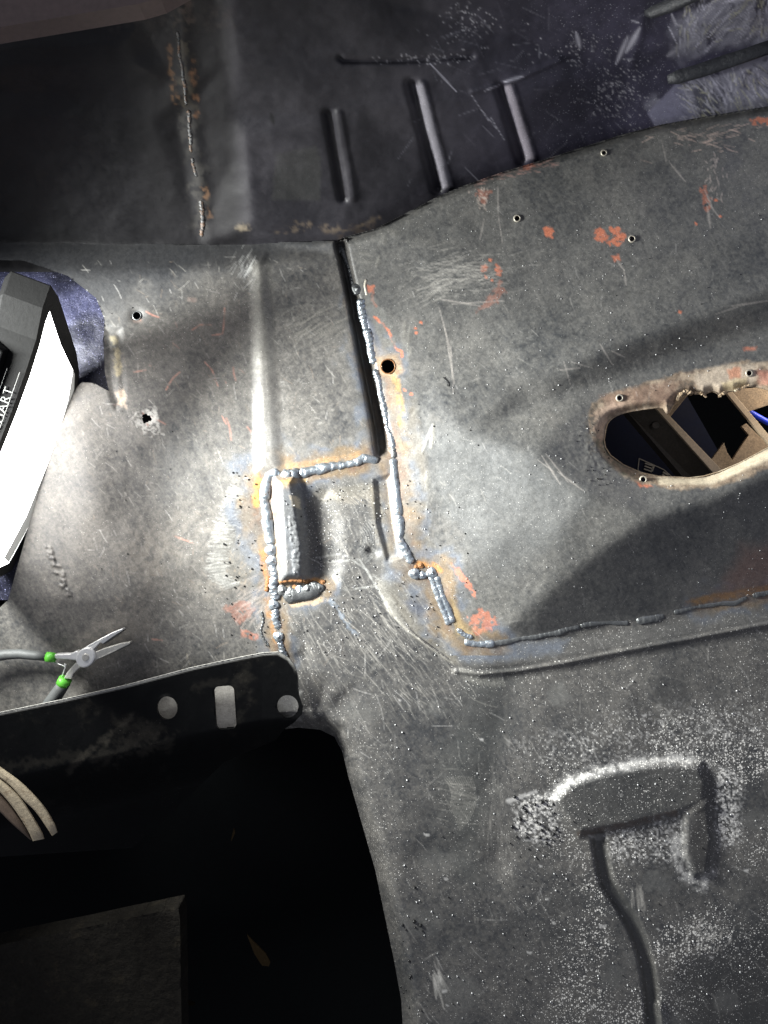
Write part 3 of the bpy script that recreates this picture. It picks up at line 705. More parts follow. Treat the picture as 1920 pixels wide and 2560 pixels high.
for (a, b) in [(346, 792), (478, 738)]:
    g.band([(a - 8, b + 10), (a + 8, b + 12)], 6, .4, (.35, .26, .22), seed=a)
# white grit drifts on the lower floor
WG = (.42, .41, .395)
g.band(smooth_path([(1384, 1990), (1412, 1958), (1480, 1930), (1560, 1912), (1640, 1900), (1700, 1896), (1762, 1912)]), 13, .75, WG, 0, .7, 1.5, edge=.9, ns=5, rag=.9, seed=101)
g.band(smooth_path([(1690, 2100), (1698, 2150), (1722, 2196), (1755, 2212), (1776, 2180)]), 13, .75, WG, 0, .7, 1.5, edge=.9, ns=5, rag=1., seed=102)
g.patch([(1290, 2000), (1370, 1985), (1385, 2020), (1400, 2100), (1350, 2110), (1290, 2080)], .8, WG, 16, ns=5, rag=20, brk=.5, bs=5, dens=1.9, seed=103)
g.patch([(1795, 1920), (1850, 1940), (1850, 2100), (1800, 2120), (1782, 2020)], .8, WG, 16, ns=5, rag=20, brk=.5, bs=5, dens=1.9, seed=104)
g.patch([(1500, 2085), (1700, 2040), (1712, 2070), (1690, 2160), (1540, 2160)], .6, WG, 14, ns=5, rag=16, brk=.54, bs=5, dens=1.7, seed=105)
g.patch([(1470, 2088), (1516, 2084), (1520, 2096), (1490, 2100)], .9, WG, 3, ns=6, rag=4, seed=106)
g.patch([(1290, 1870), (1380, 1840), (1600, 1780), (1900, 1760), (1900, 1880), (1700, 1880), (1400, 1920)], .5, WG, 60, ns=5, rag=30, brk=.6, bs=5, dens=1.6, seed=107)
g.patch([(1265, 2000), (1340, 1975), (1345, 1982), (1270, 2010)], .7, WG, 3, ns=6, rag=3, seed=108)
for k in range(26):
    rr = random.Random(k + 300); a = rr.uniform(940, 1900); b = rr.uniform(1750, 2540); s_ = rr.uniform(3, 9)
    g.patch([(a - s_, b - s_ * .5), (a + s_, b - s_ * .3), (a + s_ * .6, b + s_ * .6), (a - s_ * .7, b + s_ * .6)], .75, WG, 1.5, ns=5, rag=4, seed=k)
q = g.win(GRV, 40); m = np.exp(-(pldist(U[q], V[q], GRV) / 20) ** 4)
g.mix(q, m * .7, (.05, .05, .048), dens=.1, rough=.42)  # groove painted darker, adding to its shade
PLT = [(1395, 2010), (1480, 1945), (1640, 1918), (1760, 1925), (1765, 2010), (1560, 2060), (1450, 2076)]
g.patch(PLT, .6, (.055, .055, .052), 10, dens=.7, ns=20, rag=8, seed=110)
g.patch([(1760, 1900), (1790, 1960), (1780, 2190), (1735, 2180), (1722, 2100), (1740, 2010)], .75, (.04, .038, .036), 12, dens=.6, ns=20, rag=8, seed=111)  # right side of the pressing painted dark, as shade
g.band([(1450, 2086), (1560, 2064), (1690, 2034)], 8, .7, (.06, .04, .03), 0, .5, .2, seed=112)  # lower edge of the pressing painted dark, as shade
# crusty metal on the raised rib
q = g.win([(700, 1230), (775, 1455)], 4)
g.Z[q] += np.abs(fbm(U[q], V[q], 14, 120, 4) - .5) * 12 * inside(U[q], V[q], [(722, 1290), (772, 1300), (775, 1450), (735, 1450)])
g.patch([(700, 1225), (760, 1225), (776, 1450), (705, 1455)], .75, (.17, .175, .18), 6, metal=.55, rough=.36, dens=.2, rag=5)
comb([(735, 1240), (742, 1270)], 20, 22, 20, (.55, .48, .36), .6, 1.6, 22)
# rib top of left panel painted paler and glossier for its highlight
g.patch([(640, 1000), (684, 1000), (702, 1180), (640, 1180)], .75, (.32, .31, .29), 26, metal=.55, rough=.3, dens=.2, rag=16)
g.patch([(640, 880), (680, 880), (694, 1040), (642, 1040)], .5, (.26, .25, .23), 36, metal=.4, rough=.32, dens=.2, rag=20)
g.patch([(630, 660), (676, 660), (688, 930), (634, 930)], .4, (.26, .25, .22), 16, metal=.3, rough=.34, rag=8)

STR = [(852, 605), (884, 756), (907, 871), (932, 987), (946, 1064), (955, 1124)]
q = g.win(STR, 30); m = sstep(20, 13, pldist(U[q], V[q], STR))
g.mix(q, m * .75, (.03, .028, .026), 0, .5, .1)  # channel beside the seam painted darker to deepen its shadow
# ---- cut into panels
Uc = (U[:-1, :-1] + U[1:, 1:]) / 2; Vc = (V[:-1, :-1] + V[1:, 1:]) / 2
ft = inside(Uc, Vc, TUNNEL)
FRP = LEFTCUT + [(712, 2650), (2010, 2650)] + WELDLINE[7:][::-1]
ff = inside(Uc, Vc, FRP) & ~ft
LPB = [(-90, 600), (-90, 648), (60, 652), (170, 690), (240, 745), (262, 800), (258, 850), (262, 930), (272, 978), (235, 958), (205, 955), (160, 1000), (20, 1500), (-90, 1600), (-90, 1956), (0, 1940), (309, 1873), (482, 1830), (620, 1812), (700, 1802), (720, 1790), (712, 1640)] + LEFTCUT[::-1][2:] + WELDLINE[:8][::-1] + [(868, 596), (840, 602), (500, 612), (200, 606)]
fl = inside(Uc, Vc, LPB) & ~ft & ~ff
vm = (vd[:-1, :-1] > 0)
left_panel = thing('floor_panel', 'dusty dark floor panel with rust scuffs, lying beside the lit work lamp', 'panel')
lcut = -sdpoly(U, V, LPB); lcut = np.where((U > 640) & (V < 1900), 99, lcut); lcut = np.where(U + (V - 1200) * .1 > 560, 99, lcut)
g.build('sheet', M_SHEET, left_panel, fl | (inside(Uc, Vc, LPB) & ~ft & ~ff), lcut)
floor_pan = thing('floor_pan', 'speckled black floor pan with pressed hook shape and welded corner patch', 'panel')
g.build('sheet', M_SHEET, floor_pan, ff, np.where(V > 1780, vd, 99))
tunnel = thing('transmission_tunnel', 'grey black transmission tunnel with ragged shifter opening and orange primer spots', 'tunnel')
sc_ = -sdpoly(U, V, TUNNEL); sc_ = np.where(pldist(U, V, SILH) < 30, sc_, 99)
g.build('sheet', M_SHEET, tunnel, (sdpoly(Uc, Vc, TUNNEL) < 6) & ((pldist(Uc, Vc, SILH) < 20) | ft), sc_)
# far edge of the tunnel turns straight down behind
def skirt(name, path, depth, mat, parent, inset=0):
    V_, F_ = [], []
    for (a, b) in path:
        t = P(float(a), float(b), tz(a, b) - .5); V_ += [t, Vector((t.x, t.y, t.z - depth * S))]
    for i in range(len(path) - 1): F_.append((2 * i, 2 * i + 1, 2 * i + 3, 2 * i + 2))
    return mesh(name, V_, F_, mat, parent, smooth=True)
skirt('turned_edge', [(a, b + 2) for a, b in SILH], 170, M_UNDER, tunnel)
SH2 = SHIFT + [SHIFT[0]]
M_TAN = simple('tan_flange', (.30, .22, .14), .7, 0, .35, 160, .5, .001, (.55, .47, .34), .5)
V_, F_ = [], []
cx, cy = 1740, 1090
def outp(a, b, k):
    d = math.hypot(a - cx, b - cy); return a + (a - cx) / d * k, b + (b - cy) / d * k
for (a, b) in SH2:
    z = tz(*outp(a, b, 4)) + 0.5
    for k, dz in ((1.5, 0), (0, -5), (-1, -10)):
        x, y = outp(a, b, k); V_.append(P(x, y, z + dz))
n = 3
for i in range(len(SH2) - 1):
    for k in range(n - 1): F_.append((i * n + k, i * n + k + 1, (i + 1) * n + k + 1, (i + 1) * n + k))
mesh('opening_flange', V_, F_, M_TAN, tunnel, smooth=True)
# curled torn metal at the opening's upper edge
for pth, rr in [([(1690, 1004), (1702, 985), (1718, 976), (1722, 984)], 3.5), ([(1722, 978), (1738, 984), (1752, 982), (1765, 992)], 3), ([(1795, 992), (1808, 984), (1820, 982)], 3.2), ([(1835, 977), (1855, 970), (1874, 962)], 3)]:
    rt = random.Random(int(pth[0][0])); sp__ = smooth_path(pth, 7)
    tube('torn_edge', [(a + rt.uniform(-1.5, 1.5), b + rt.uniform(-1.5, 1.5), tz(a, b - 8) + rt.uniform(-2, 3)) for a, b in sp__], [rr * rt.uniform(.4, 1.5) for _ in sp__], M_TAN, tunnel, 6, .5, sm=False)
def lip(a, b, rr, parent, w=1.8, arc=(0, 360), mat=M_LIP, name='hole_lip', h=4):
    n_ = 20; V_, F_ = [], []
    z = tz(a + rr + 6, b)
    for i in range(n_ + 1):
        th = math.radians(arc[0] + (arc[1] - arc[0]) * i / n_)
        for (dr, dz) in ((-1.2, -8), (-0.6, h), (w * .4, h + 1), (w + 1.2, -1)):
            V_.append(P(a + (rr + dr) * math.cos(th), b + (rr + dr) * math.sin(th), z + dz))
    for i in range(n_):
        for k in range(3): F_.append((i * 4 + k, i * 4 + k + 1, i * 4 + 5 + k, i * 4 + 4 + k))
    return mesh(name, V_, F_, mat, parent, smooth=True)
for (a, b, rr) in HOLES:
    if rr == 7 or rr == 6: lip(a, b, rr, tunnel)
lip(342, 789, 10, left_panel, 1.2, mat=M_WELDO, h=1); lip(970, 916, 17.5, tunnel, 1.0, mat=M_RUST, h=0)

# ------------------------------------------------------------------ welds
def bead(path, R, parent, mat=M_WELD, seed=0, pitch=9, lift=0.15, name='weld_bead', flat=.62, wob=2.4, amp=.13):
    rnd = random.Random(seed); pp = smooth_path(path, 10)
    d = [0]
    for i in range(1, len(pp)): d.append(d[-1] + math.hypot(pp[i][0] - pp[i - 1][0], pp[i][1] - pp[i - 1][1]))
    L = d[-1]; n_ = max(6, int(L / 2.2)); out = []; rad = []
    ph = rnd.random() * 9
    for k in range(n_ + 1):
        s_ = L * k / n_; i = max(0, min(len(pp) - 2, int(np.searchsorted(d, s_)) - 1)); f = (s_ - d[i]) / max(1e-6, d[i + 1] - d[i])
        a = pp[i][0] * (1 - f) + pp[i + 1][0] * f; b = pp[i][1] * (1 - f) + pp[i + 1][1] * f
        w = math.sin(s_ / 23 + ph) * wob * .6 + math.sin(s_ / 9.7 + ph * 2) * wob * .4
        e = min(1, (s_ + 1.0) / (R * .9), (L - s_ + 1.0) / (R * .9)); e = math.sqrt(max(.06, 1 - (1 - e) ** 2))
        out.append((a + w, b + w * .4, tz(a, b) - R * .12))
        rad.append(1.1 * R * e * (1 + .12 * math.sin(s_ / 31 + ph) + .07 * math.sin(s_ / 11 + 3 * ph)))
    nl = np.random.RandomState(seed + 5).rand(400, 16)
    def rip(i, th):
        s_ = L * i / n_
        c = math.cos(th); x = s_ + abs(c) ** 1.5 * R * .9          # crescents trail back at the sides
        x = x / (pitch * 1.1) + .35 * math.sin(s_ / 19 + ph)
        f = x % 1.0; k = int(x) % 397; t = int(th / 6.2832 * 15.9)
        lump = nl[k, t] * .5 + nl[k + 1, t] * .5
        return 1 - amp * 1.1 * f + .22 * (lump - .5) * (1 - abs(2 * f - 1)) + .07 * (nl[(i * 3) % 397, t] - .5)
    return tube(name, out, rad, mat, parent, 16, flat, ripple=rip)
def blob(u, v, R, parent, mat=M_WELD, seed=0, name='weld_blob', flat=.6):
    rnd = random.Random(seed); V_, F_ = [], []; rg, sg = 9, 18
    z = tz(u, v)
    for i in range(rg):
        ph = math.pi / 2 * i / (rg - 1)
        for k in range(sg):
            th = 2 * math.pi * k / sg
            rr = R * math.sin(ph) * (1 + .1 * math.sin(3 * th + seed) + .05 * math.sin(7 * th)) + .01
            hh = R * flat * math.cos(ph) + R * .1 * math.cos(ph * 6) * (1 - i / rg)
            V_.append(P(u + rr * math.cos(th), v + rr * math.sin(th), z - 1 + hh))
    for i in range(rg - 1):
        for k in range(sg): F_.append((i * sg + k, (i + 1) * sg + k, (i + 1) * sg + (k + 1) % sg, i * sg + (k + 1) % sg))
    return mesh(name, V_, F_, mat, parent, smooth=True)
# beads on the tunnel seam
bead([(900, 745), (909, 790), (919, 828)], 11, tunnel, M_WELD, 1, 8, amp=.12)
bead([(918, 822), (926, 856), (932, 887), (935, 910)], 12, tunnel, M_WELD, 2, 7)
bead([(939, 922), (948, 956), (955, 987), (959, 1008)], 10, tunnel, M_WELD, 3, 6, amp=.35)
bead([(959, 1004), (965, 1040), (970, 1062)], 8.5, tunnel, M_WELD, 4, 14)
bead([(968, 1062), (977, 1095), (984, 1120)], 9, tunnel, M_WELD, 5, 8, amp=.35)
bead([(982, 1118), (986, 1145)], 8, tunnel, M_WELDO, 6, 6)
bead([(982, 1146), (988, 1185), (992, 1240), (996, 1290)], 11, tunnel, M_WELD, 7, 26, amp=.1)
bead([(996, 1285), (1002, 1320), (1003, 1345), (1014, 1378), (1028, 1408)], 11.5, tunnel, M_WELD, 8, 20, amp=.2, wob=4)
bead([(856, 620), (870, 660), (880, 700), (890, 738)], 9, tunnel, M_WELDO, 9, 7, amp=.4)
blob(893, 722, 15, tunnel, M_WELDO, 9); blob(852, 625, 10, tunnel, M_WELDO, 19)
bead([(918, 700), (914, 715), (916, 738)], 4, tunnel, M_LIP, 10, 9)
blob(1036, 1434, 15, tunnel, M_WELD, 11); blob(1056, 1438, 11, tunnel, M_WELD, 13); blob(1080, 1432, 15, tunnel, M_WELD, 12)
bead([(1076, 1436), (1090, 1475), (1106, 1515), (1122, 1562)], 8.5, tunnel, M_WELD, 14, 18, amp=.15)
bead([(1092, 1440), (1104, 1478), (1118, 1512), (1132, 1556)], 8, tunnel, M_WELD, 15, 22, amp=.15)
bead([(1144, 1572), (1160, 1586), (1184, 1594)], 8, tunnel, M_WELD, 16, 9, amp=.3)
bead([(1162, 1605), (1190, 1610), (1236, 1608)], 9, tunnel, M_WELD, 17, 20, amp=.15)
bead([(1230, 1609), (1300, 1598), (1380, 1582), (1450, 1566)], 7, tunnel, M_WELDO, 18, 24, amp=.12, flat=.5, wob=4)
bead([(1450, 1564), (1480, 1558), (1570, 1556)], 7, tunnel, M_WELDO, 20, 40, amp=.15, flat=.5, wob=4)
bead([(1588, 1552), (1630, 1545), (1664, 1540)], 10, tunnel, M_WELDO, 21, 22, amp=.2, flat=.5, wob=4)
bead([(1684, 1530), (1740, 1518), (1800, 1508), (1835, 1506), (1870, 1494)], 6, tunnel, M_WELDO, 22, 30, amp=.15, flat=.5, wob=4)
bead([(1880, 1488), (1930, 1478), (1990, 1466)], 8, tunnel, M_WELDO, 23, 14, amp=.3, flat=.5, wob=4)
# beads round the patch
bead([(702, 1187), (726, 1186), (750, 1180)], 13, floor_pan, M_WELD, 31, 16)
bead([(744, 1184), (780, 1176), (820, 1168), (860, 1163)], 12, floor_pan, M_WELD, 32, 26, amp=.2)
bead([(852, 1166), (885, 1156), (905, 1146), (925, 1148), (944, 1152)], 10, floor_pan, M_WELD, 33, 22, amp=.2, wob=3)
bead([(700, 1180), (676, 1188), (664, 1212), (662, 1250)], 13, floor_pan, M_WELD, 34, 30, amp=.12)
bead([(661, 1240), (666, 1290), (672, 1330), (678, 1364)], 13, floor_pan, M_WELD, 35, 24, amp=.15)
blob(678, 1376, 16, floor_pan, M_WELD, 36); blob(680, 1402, 15, floor_pan, M_WELD, 37)
bead([(680, 1412), (686, 1440), (682, 1462), (690, 1500)], 12, floor_pan, M_WELD, 38, 11, amp=.35, wob=4)
blob(684, 1512, 14, floor_pan, M_WELD, 39)
bead([(690, 1520), (692, 1550), (696, 1572)], 12, floor_pan, M_WELD, 40, 10, amp=.35)
blob(696, 1592, 14, floor_pan, M_WELD, 41); bead([(700, 1600), (704, 1625), (710, 1645)], 9, floor_pan, M_WELD, 42, 9, amp=.4)
bead([(706, 1484), (740, 1486), (775, 1478), (806, 1466)], 19, floor_pan, M_WELDO, 43, 37, amp=.12, flat=.5, wob=4)
blob(725, 1490, 13, floor_pan, M_WELDO, 61, flat=.7); blob(768, 1474, 14, floor_pan, M_WELDO, 62, flat=.8); blob(784, 1486, 9, floor_pan, M_WELD, 63); blob(738, 1470, 9, floor_pan, M_RUST, 64)
blob(748, 1479, 17, floor_pan, M_WELD, 44, flat=.5); blob(706, 1476, 15, floor_pan, M_WELDO, 45); blob(798, 1470, 13, floor_pan, M_WELDO, 46); blob(806, 1456, 8, floor_pan, M_RUST, 47)
bead([(700, 1456), (740, 1450), (790, 1458)], 6, floor_pan, M_RUST, 48, 7, amp=.4)
bead([(664, 1478), (672, 1440)], 7, floor_pan, M_RUST, 49, 7, amp=.4)
blob(1052, 1414, 8, tunnel, M_RUST, 50); blob(1040, 1418, 6, tunnel, M_RUST, 51)
# ragged burnt lip beside the lower patch seam
bead([(654, 1528), (658, 1550), (656, 1575), (662, 1600), (672, 1616)], 4.5, left_panel, M_WELDO, 52, 8, amp=.6, wob=4, name='burnt_lip')
# spatter beads: too many to count, joined into one part
def spatter(name, boxes, parent, mat, seed):
    rnd = random.Random(seed); V_, F_ = [], []
    for (x0, y0, x1, y1, n_, r0, r1) in boxes:
        for _ in range(n_):
            a = rnd.uniform(x0, x1); b = rnd.uniform(y0, y1); rr = rnd.uniform(r0, r1)
            if inside(np.array([a]), np.array([b]), VOID)[0] or sdpoly(np.array([a]), np.array([b]), SHIFT)[0] < 6: continue
            z = tz(a, b) + rr * .5; base = len(V_); c = P(a, b, z)
            for ph in (-.5, .5):
                for k in range(6): V_.append(c + Vector((math.cos(k * 1.047 + ph), math.sin(k * 1.047 + ph), ph)) * rr * S * rnd.uniform(.7, 1.1))
            V_.append(c + Vector((0, 0, rr * S)))
            for k in range(6):
                F_.append((base + k, base + (k + 1) % 6, base + 6 + (k + 1) % 6, base + 6 + k)); F_.append((base + 6 + k, base + 6 + (k + 1) % 6, base + 12))
    o = mesh(name, V_, F_, mat, parent, smooth=True); o['kind'] = 'stuff'; return o
spatter('spatter', [(700, 1200, 1100, 1650, 80, 1, 2.4), (1280, 1990, 1400, 2130, 30, 2, 5), (990, 2200, 1060, 2560, 20, 2, 5), (1100, 1900, 1900, 2540, 40, 1, 2.6)], floor_pan, M_SPAT, 5)
spatter('bright_spatter', [(960, 1700, 1960, 2600, 220, 1, 2.4), (700, 1200, 1150, 1640, 160, .8, 2)], floor_pan, M_SPATL, 6)
spatter('spatter', [(560, 1180, 680, 1640, 70, 1, 3), (220, 760, 640, 1600, 18, 1, 2)], left_panel, M_SPAT, 7)
spatter('spatter', [(1000, 1000, 1200, 1560, 20, 1, 2.2), (1000, 520, 1900, 1000, 12, 1, 1.6), (1440, 1060, 1540, 1220, 26, 1, 2)], tunnel, M_SPAT, 8)
spatter('bright_spatter', [(1000, 520, 1960, 1500, 260, .8, 1.7)], tunnel, M_SPATL, 9)
tube('hair', [(1109, 943, tz(1109, 943) + 2), (1113, 950, tz(1113, 950) + 3), (1119, 958, tz(1119, 958) + 3), (1120, 966, tz(1120, 966) + 2)], 1.1, M_SPAT, tunnel, 5)

# ================================================================== FAR WALL
w = Sheet(-80, 2000, -80, 680, 4)
U, V = w.U, w.V
w.control([(-90, -90, 560), (2010, -90, 600), (700, -90, 570), (-90, 690, -30), (2010, 690, -160), (1500, 690, -160), (2010, 400, -60), (1560, 450, -80), (1200, 560, -100), (480, 690, -30)],
          [[(-90, 612, -52), (500, 620, -50), (850, 606, -36), (1000, 560, -40), (1200, 470, -20), (1560, 350, 30), (2010, 270, 60)],
           [(-90, 290, 250), (380, 300, 250), (440, 295, 240), (560, 290, 262), (900, 280, 250), (1300, 240, 230), (1560, 170, 230), (2010, 90, 260)],
           [(545, 0, 505), (565, 150, 385), (590, 350, 210), (610, 560, 40)],
           [(575, 0, 515), (597, 150, 395), (616, 350, 220), (632, 560, 48)]])
w.Z = boxblur(w.Z, 2)
w.Z += (fbm(U, V, 160, 203, 3) - .5) * 12 + (fbm(U, V, 30, 204, 3) - .5) * 2
w.plateau([(-90, 90), (330, 80), (390, 190), (-90, 200)], 14, 40)
w.ridge([(450, 0), (468, 200), (486, 330), (500, 480), (520, 600)], 20, 5)
for (a_, b_, h_) in [((838, 288), (874, 492), -17), ((1046, 215), (1110, 468), -20), ((1268, 222), (1322, 396), -18)]:
    w.ridge([(a_[0] - 16, a_[1] - 4), (b_[0] - 16, b_[1])], 13, h_, 2); w.ridge([(a_[0] + 6, a_[1]), (b_[0] + 6, b_[1])], 14, 5, 4)
w.ridge([(850, 145), (860, 152), (1010, 152), (1180, 140)], 7, -9)
w.ridge([(1180, 230), (1290, 200), (1400, 150)], 6, 5)
w.ridge([(1580, 150), (1600, 90), (1610, 40)], 14, 6)
n1 = fbm(U, V, 150, 221, 5, .6); n2 = fbm(U, V, 24, 222, 5, .7)
base = np.array((.019, .018, .022)); d2 = np.array((.062, .058, .066))
w.C[:] = base + (d2 - base) * np.clip((n1 - .35) * 1.3 + (n2 - .5) * .5, 0, 1)[..., None]
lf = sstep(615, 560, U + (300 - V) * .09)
w.C *= (1 - .74 * lf)[..., None]  # left part of the wall painted darker in place of shade
w.C *= 1 + sstep(900, 1700, U)[..., None] * np.array((.25, .22, .75))  # violet sheen put into the wall colour towards the right
w.R[:] = .52 + (n2 - .5) * .2
w.D[:] = .06 + .4 * sstep(1100, 1500, U)
for pth, m, wd, c in [([(452, 60), (462, 180), (470, 260)], .7, 22, (.10, .085, .06)), ([(425, 110), (428, 200), (440, 260)], .7, 6, (.22, .12, .06)), ([(480, 150), (490, 260), (494, 290)], .7, 6, (.24, .12, .06)), ([(510, 470), (528, 540)], .8, 6, (.28, .16, .09)),
                      ([(470, 300), (490, 420), (505, 560)], .5, 24, (.09, .085, .075)), ([(460, 0), (468, 50)], .7, 16, (.14, .10, .08)), ([(735, 545), (745, 560), (800, 570), (860, 575), (950, 545)], .7, 7, (.22, .17, .12)),
                      ([(600, 575), (622, 570)], .7, 9, (.30, .25, .18)), ([(690, 580), (760, 575)], .5, 9, (.22, .17, .12)), ([(850, 590), (930, 560)], .6, 10, (.13, .1, .08)), ([(300, 60), (560, 40)], .4, 30, (.07, .055, .05))]:
    q = w.win(pth, wd * 3); d = pldist(U[q], V[q], pth) + (fbm(U[q], V[q], 20, int(pth[0][0]), 4) - .5) * (wd + 8) * 2.2
    w.mix(q, m * .8 * sstep(wd * 1.5, -wd * .2, d) * sstep(.36, .6, fbm(U[q], V[q], 12, int(pth[0][1]) + 7, 4)), c, .2, .5)
for poly, c, m in [([(1036, 212), (1060, 206), (1130, 464), (1106, 472)], (.22, .21, .235), .85), ([(1260, 216), (1282, 212), (1338, 396), (1314, 402)], (.23, .21, .24), .85), ([(760, 370), (790, 365), (802, 400), (800, 500), (680, 500), (690, 385)], (.06, .062, .05), .25)]:
    w.patch(poly, m, c, 5, dens=.5, rag=4)
# bare brushed metal upper right
for poly in [[(1690, 60), (1850, -80), (2010, -80), (2010, 90), (1920, 105), (1780, 120), (1700, 152), (1680, 130)], [(1700, 205), (1920, 130), (2010, 110), (2010, 290), (1640, 320), (1620, 280), (1640, 250)]]:
    w.patch(poly, .85, (.26, .255, .31), 20, metal=.08, rough=.45, rag=26, ns=40, brk=.34, bs=40)
w.patch([(1618, 282), (1690, 210), (1706, 214), (1745, 300), (1640, 320)], .9, (.20, .195, .27), 3, metal=.1, rough=.6, rag=1)
w.patch([(1728, 222), (1770, 208), (1808, 250), (1790, 290), (1750, 295)], .8, (.06, .06, .08), 5, rag=4)
rr = random.Random(5)
for _ in range(900):
    a = rr.uniform(1690, 1990); b = rr.uniform(-60, 300); up = b < 150
    if up and b > 150 - (a - 1690) * .2: continue
    if not up and b < 205 - (a - 1700) * .3: continue
    an = math.radians((-58 if up else 50) + rr.gauss(0, 16) + 25 * math.sin(a / 40)); l = rr.uniform(10, 50)
    w.stroke((a, b), (a + l * math.cos(an), b + l * math.sin(an)), 1.6, rr.uniform(.2, .8), rr.choice([(.75, .73, .85), (.6, .59, .68), (.08, .08, .1), (.62, .6, .45)]), .5, .4)
for seg in [(1680, 40, 1688, 60, 3), (1688, 60, 1706, 66, 3), (1706, 212, 1722, 250, 2.2), (1722, 250, 1744, 300, 2.2), (1076, 160, 1140, 228, 2), (1575, 50, 1600, 58, 2), (1565, 130, 1600, 70, 7), (1260, 205, 1310, 190, 4), (1210, 228, 1250, 212, 2.4),
            (1200, 270, 1240, 320, 1), (1225, 290, 1262, 352, 1), (1180, 240, 1220, 300, .8), (1570, 90, 1540, 160, 5), (1440, 80, 1450, 120, 5), (1690, 120, 1740, 100, 9), (1668, 140, 1690, 126, 6)]:
    w.stroke(seg[:2], seg[2:4], seg[4], .75, (.42, .41, .47), .3, .45)
rr = random.Random(15)
for (cx, cy, sx, sy, k) in [(1540, 240, 40, 40, 160), (1170, 60, 30, 30, 90), (1060, 145, 60, 8, 60), (1430, 120, 60, 30, 60)]:
    for _ in range(k):
        a = rr.gauss(cx, sx); b = rr.gauss(cy, sy); w.stroke((a, b), (a + 3, b + 2), 1.6, .6, (.4, .39, .42))
for _ in range(90):
    a = rr.uniform(1000, 1700); b = rr.uniform(0, 450); an = rr.uniform(0, 3.1); l = rr.uniform(10, 70); w.stroke((a, b), (a + l * math.cos(an), b + l * math.sin(an)), 1.4, .25 * rr.random(), (.4, .4, .46))
w.stroke((678, 284), (684, 310), 6, 1, (.008, .008, .008))
wall = thing('bulkhead_wall', 'dark painted upright car body wall with pressed slots behind the tunnel', 'panel')
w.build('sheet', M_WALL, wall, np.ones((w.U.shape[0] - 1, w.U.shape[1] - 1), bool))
def wz(u, v):
    j = int(np.clip(round((v - w.vs[0]) / w.step), 0, len(w.vs) - 1)); i = int(np.clip(round((u - w.us[0]) / w.step), 0, len(w.us) - 1)); return float(w.Z[j, i])
tz_, tz = tz, wz
M_RIB = simple('black_rib', (.022, .023, .027), .38, 0, .5, 260, .8, .0012, (.10, .10, .11), .68)
tube('stiffening_rib', [(a, b, wz(a, b) + 2) for a, b in [(1612, 30), (1630, 24), (1680, 4), (1750, -26), (1840, -70)]], [8, 17, 20, 20, 20], M_RIB, wall, 14, .6)
tube('stiffening_rib', [(a, b, wz(a, b) + 2) for a, b in [(1668, 196), (1690, 188), (1760, 166), (1850, 136), (2000, 84)]], [12, 20, 22, 21, 20], M_RIB, wall, 14, .6)
M_WS = simple('dull_seam_weld', (.10, .10, .10), .5, .7, .3, 300, .5, .001, (.16, .09, .05), .5)
for pth, R_ in [([(444, 78), (452, 150), (462, 230), (468, 262)], 4), ([(470, 275), (474, 330), (480, 380)], 4.5), ([(482, 395), (490, 440)], 5), ([(500, 500), (506, 540), (506, 592)], 6)]:
    bead(pth, R_, wall, M_WS, int(pth[0][0]), 8, amp=.35, name='seam_weld')
tz = tz_
# brown upper edge at the top left corner, near the camera
M_BRN = simple('brown_trim', (.115, .082, .074), .6, 0, .25, 60, .2)
prism('upper_sill', [(-90, -95), (560, -95), (400, -6), (345, 10), (180, 38), (0, 68), (-90, 84)], 560, 600, M_BRN)
tag(bpy.data.objects['upper_sill'], 'blurred brownish sill edge crossing the top left corner', 'sill')

# ================================================================== THINGS UNDER AND AROUND
gr = mesh('ground', [(-3, -3, -.26), (3, -3, -.26), (3, 3, -.26), (-3, 3, -.26)], [(0, 1, 2, 3)], M_PIT); gr['kind'] = 'structure'
# speckled bluish sheet behind the lamp
b_ = Sheet(-80, 300, 645, 1500, 5)
b_.Z[:] = -46 + (fbm(b_.U, b_.V, 60, 5, 3) - .5) * 6
nb = fbm(b_.U, b_.V, 120, 7, 4)
b_.C[:] = np.array((.036, .038, .075)) * (.35 + 1.0 * sstep(.35, .6, nb + (150 - b_.U) / 700 - np.abs(b_.V - 770) / 900))[..., None]  # painted brighter behind the lamp, fading out like its glow
b_.R[:] = .33; b_.M[:] = .35; b_.D[:] = .55
M_BLUE = sheet_mat('speckled_blue', .9, .7, .4, (.24, .24, .40, 1))
tag(b_.build('blue_sheet', M_BLUE, None, np.ones((b_.U.shape[0] - 1, b_.U.shape[1] - 1), bool)), 'sparkling bluish purple coated sheet behind the work lamp', 'sheet')
M_YEL = simple('yellow_edge', (.40, .23, .04), .35, .2, .3, 90, .2)
M_CARD = simple('brown_board', (.24, .15, .10), .7, 0, .3, 90, .3)
t = thing('storage_box', 'brown box with yellow rim half hidden behind the work lamp', 'box')
prism('body', [(-90, 786), (50, 782), (30, 860), (-90, 980)], -60, -20, M_CARD, t)
prism('rim', [(-90, 768), (56, 766), (50, 782), (-90, 786)], -60, -12, M_YEL, t, 2)

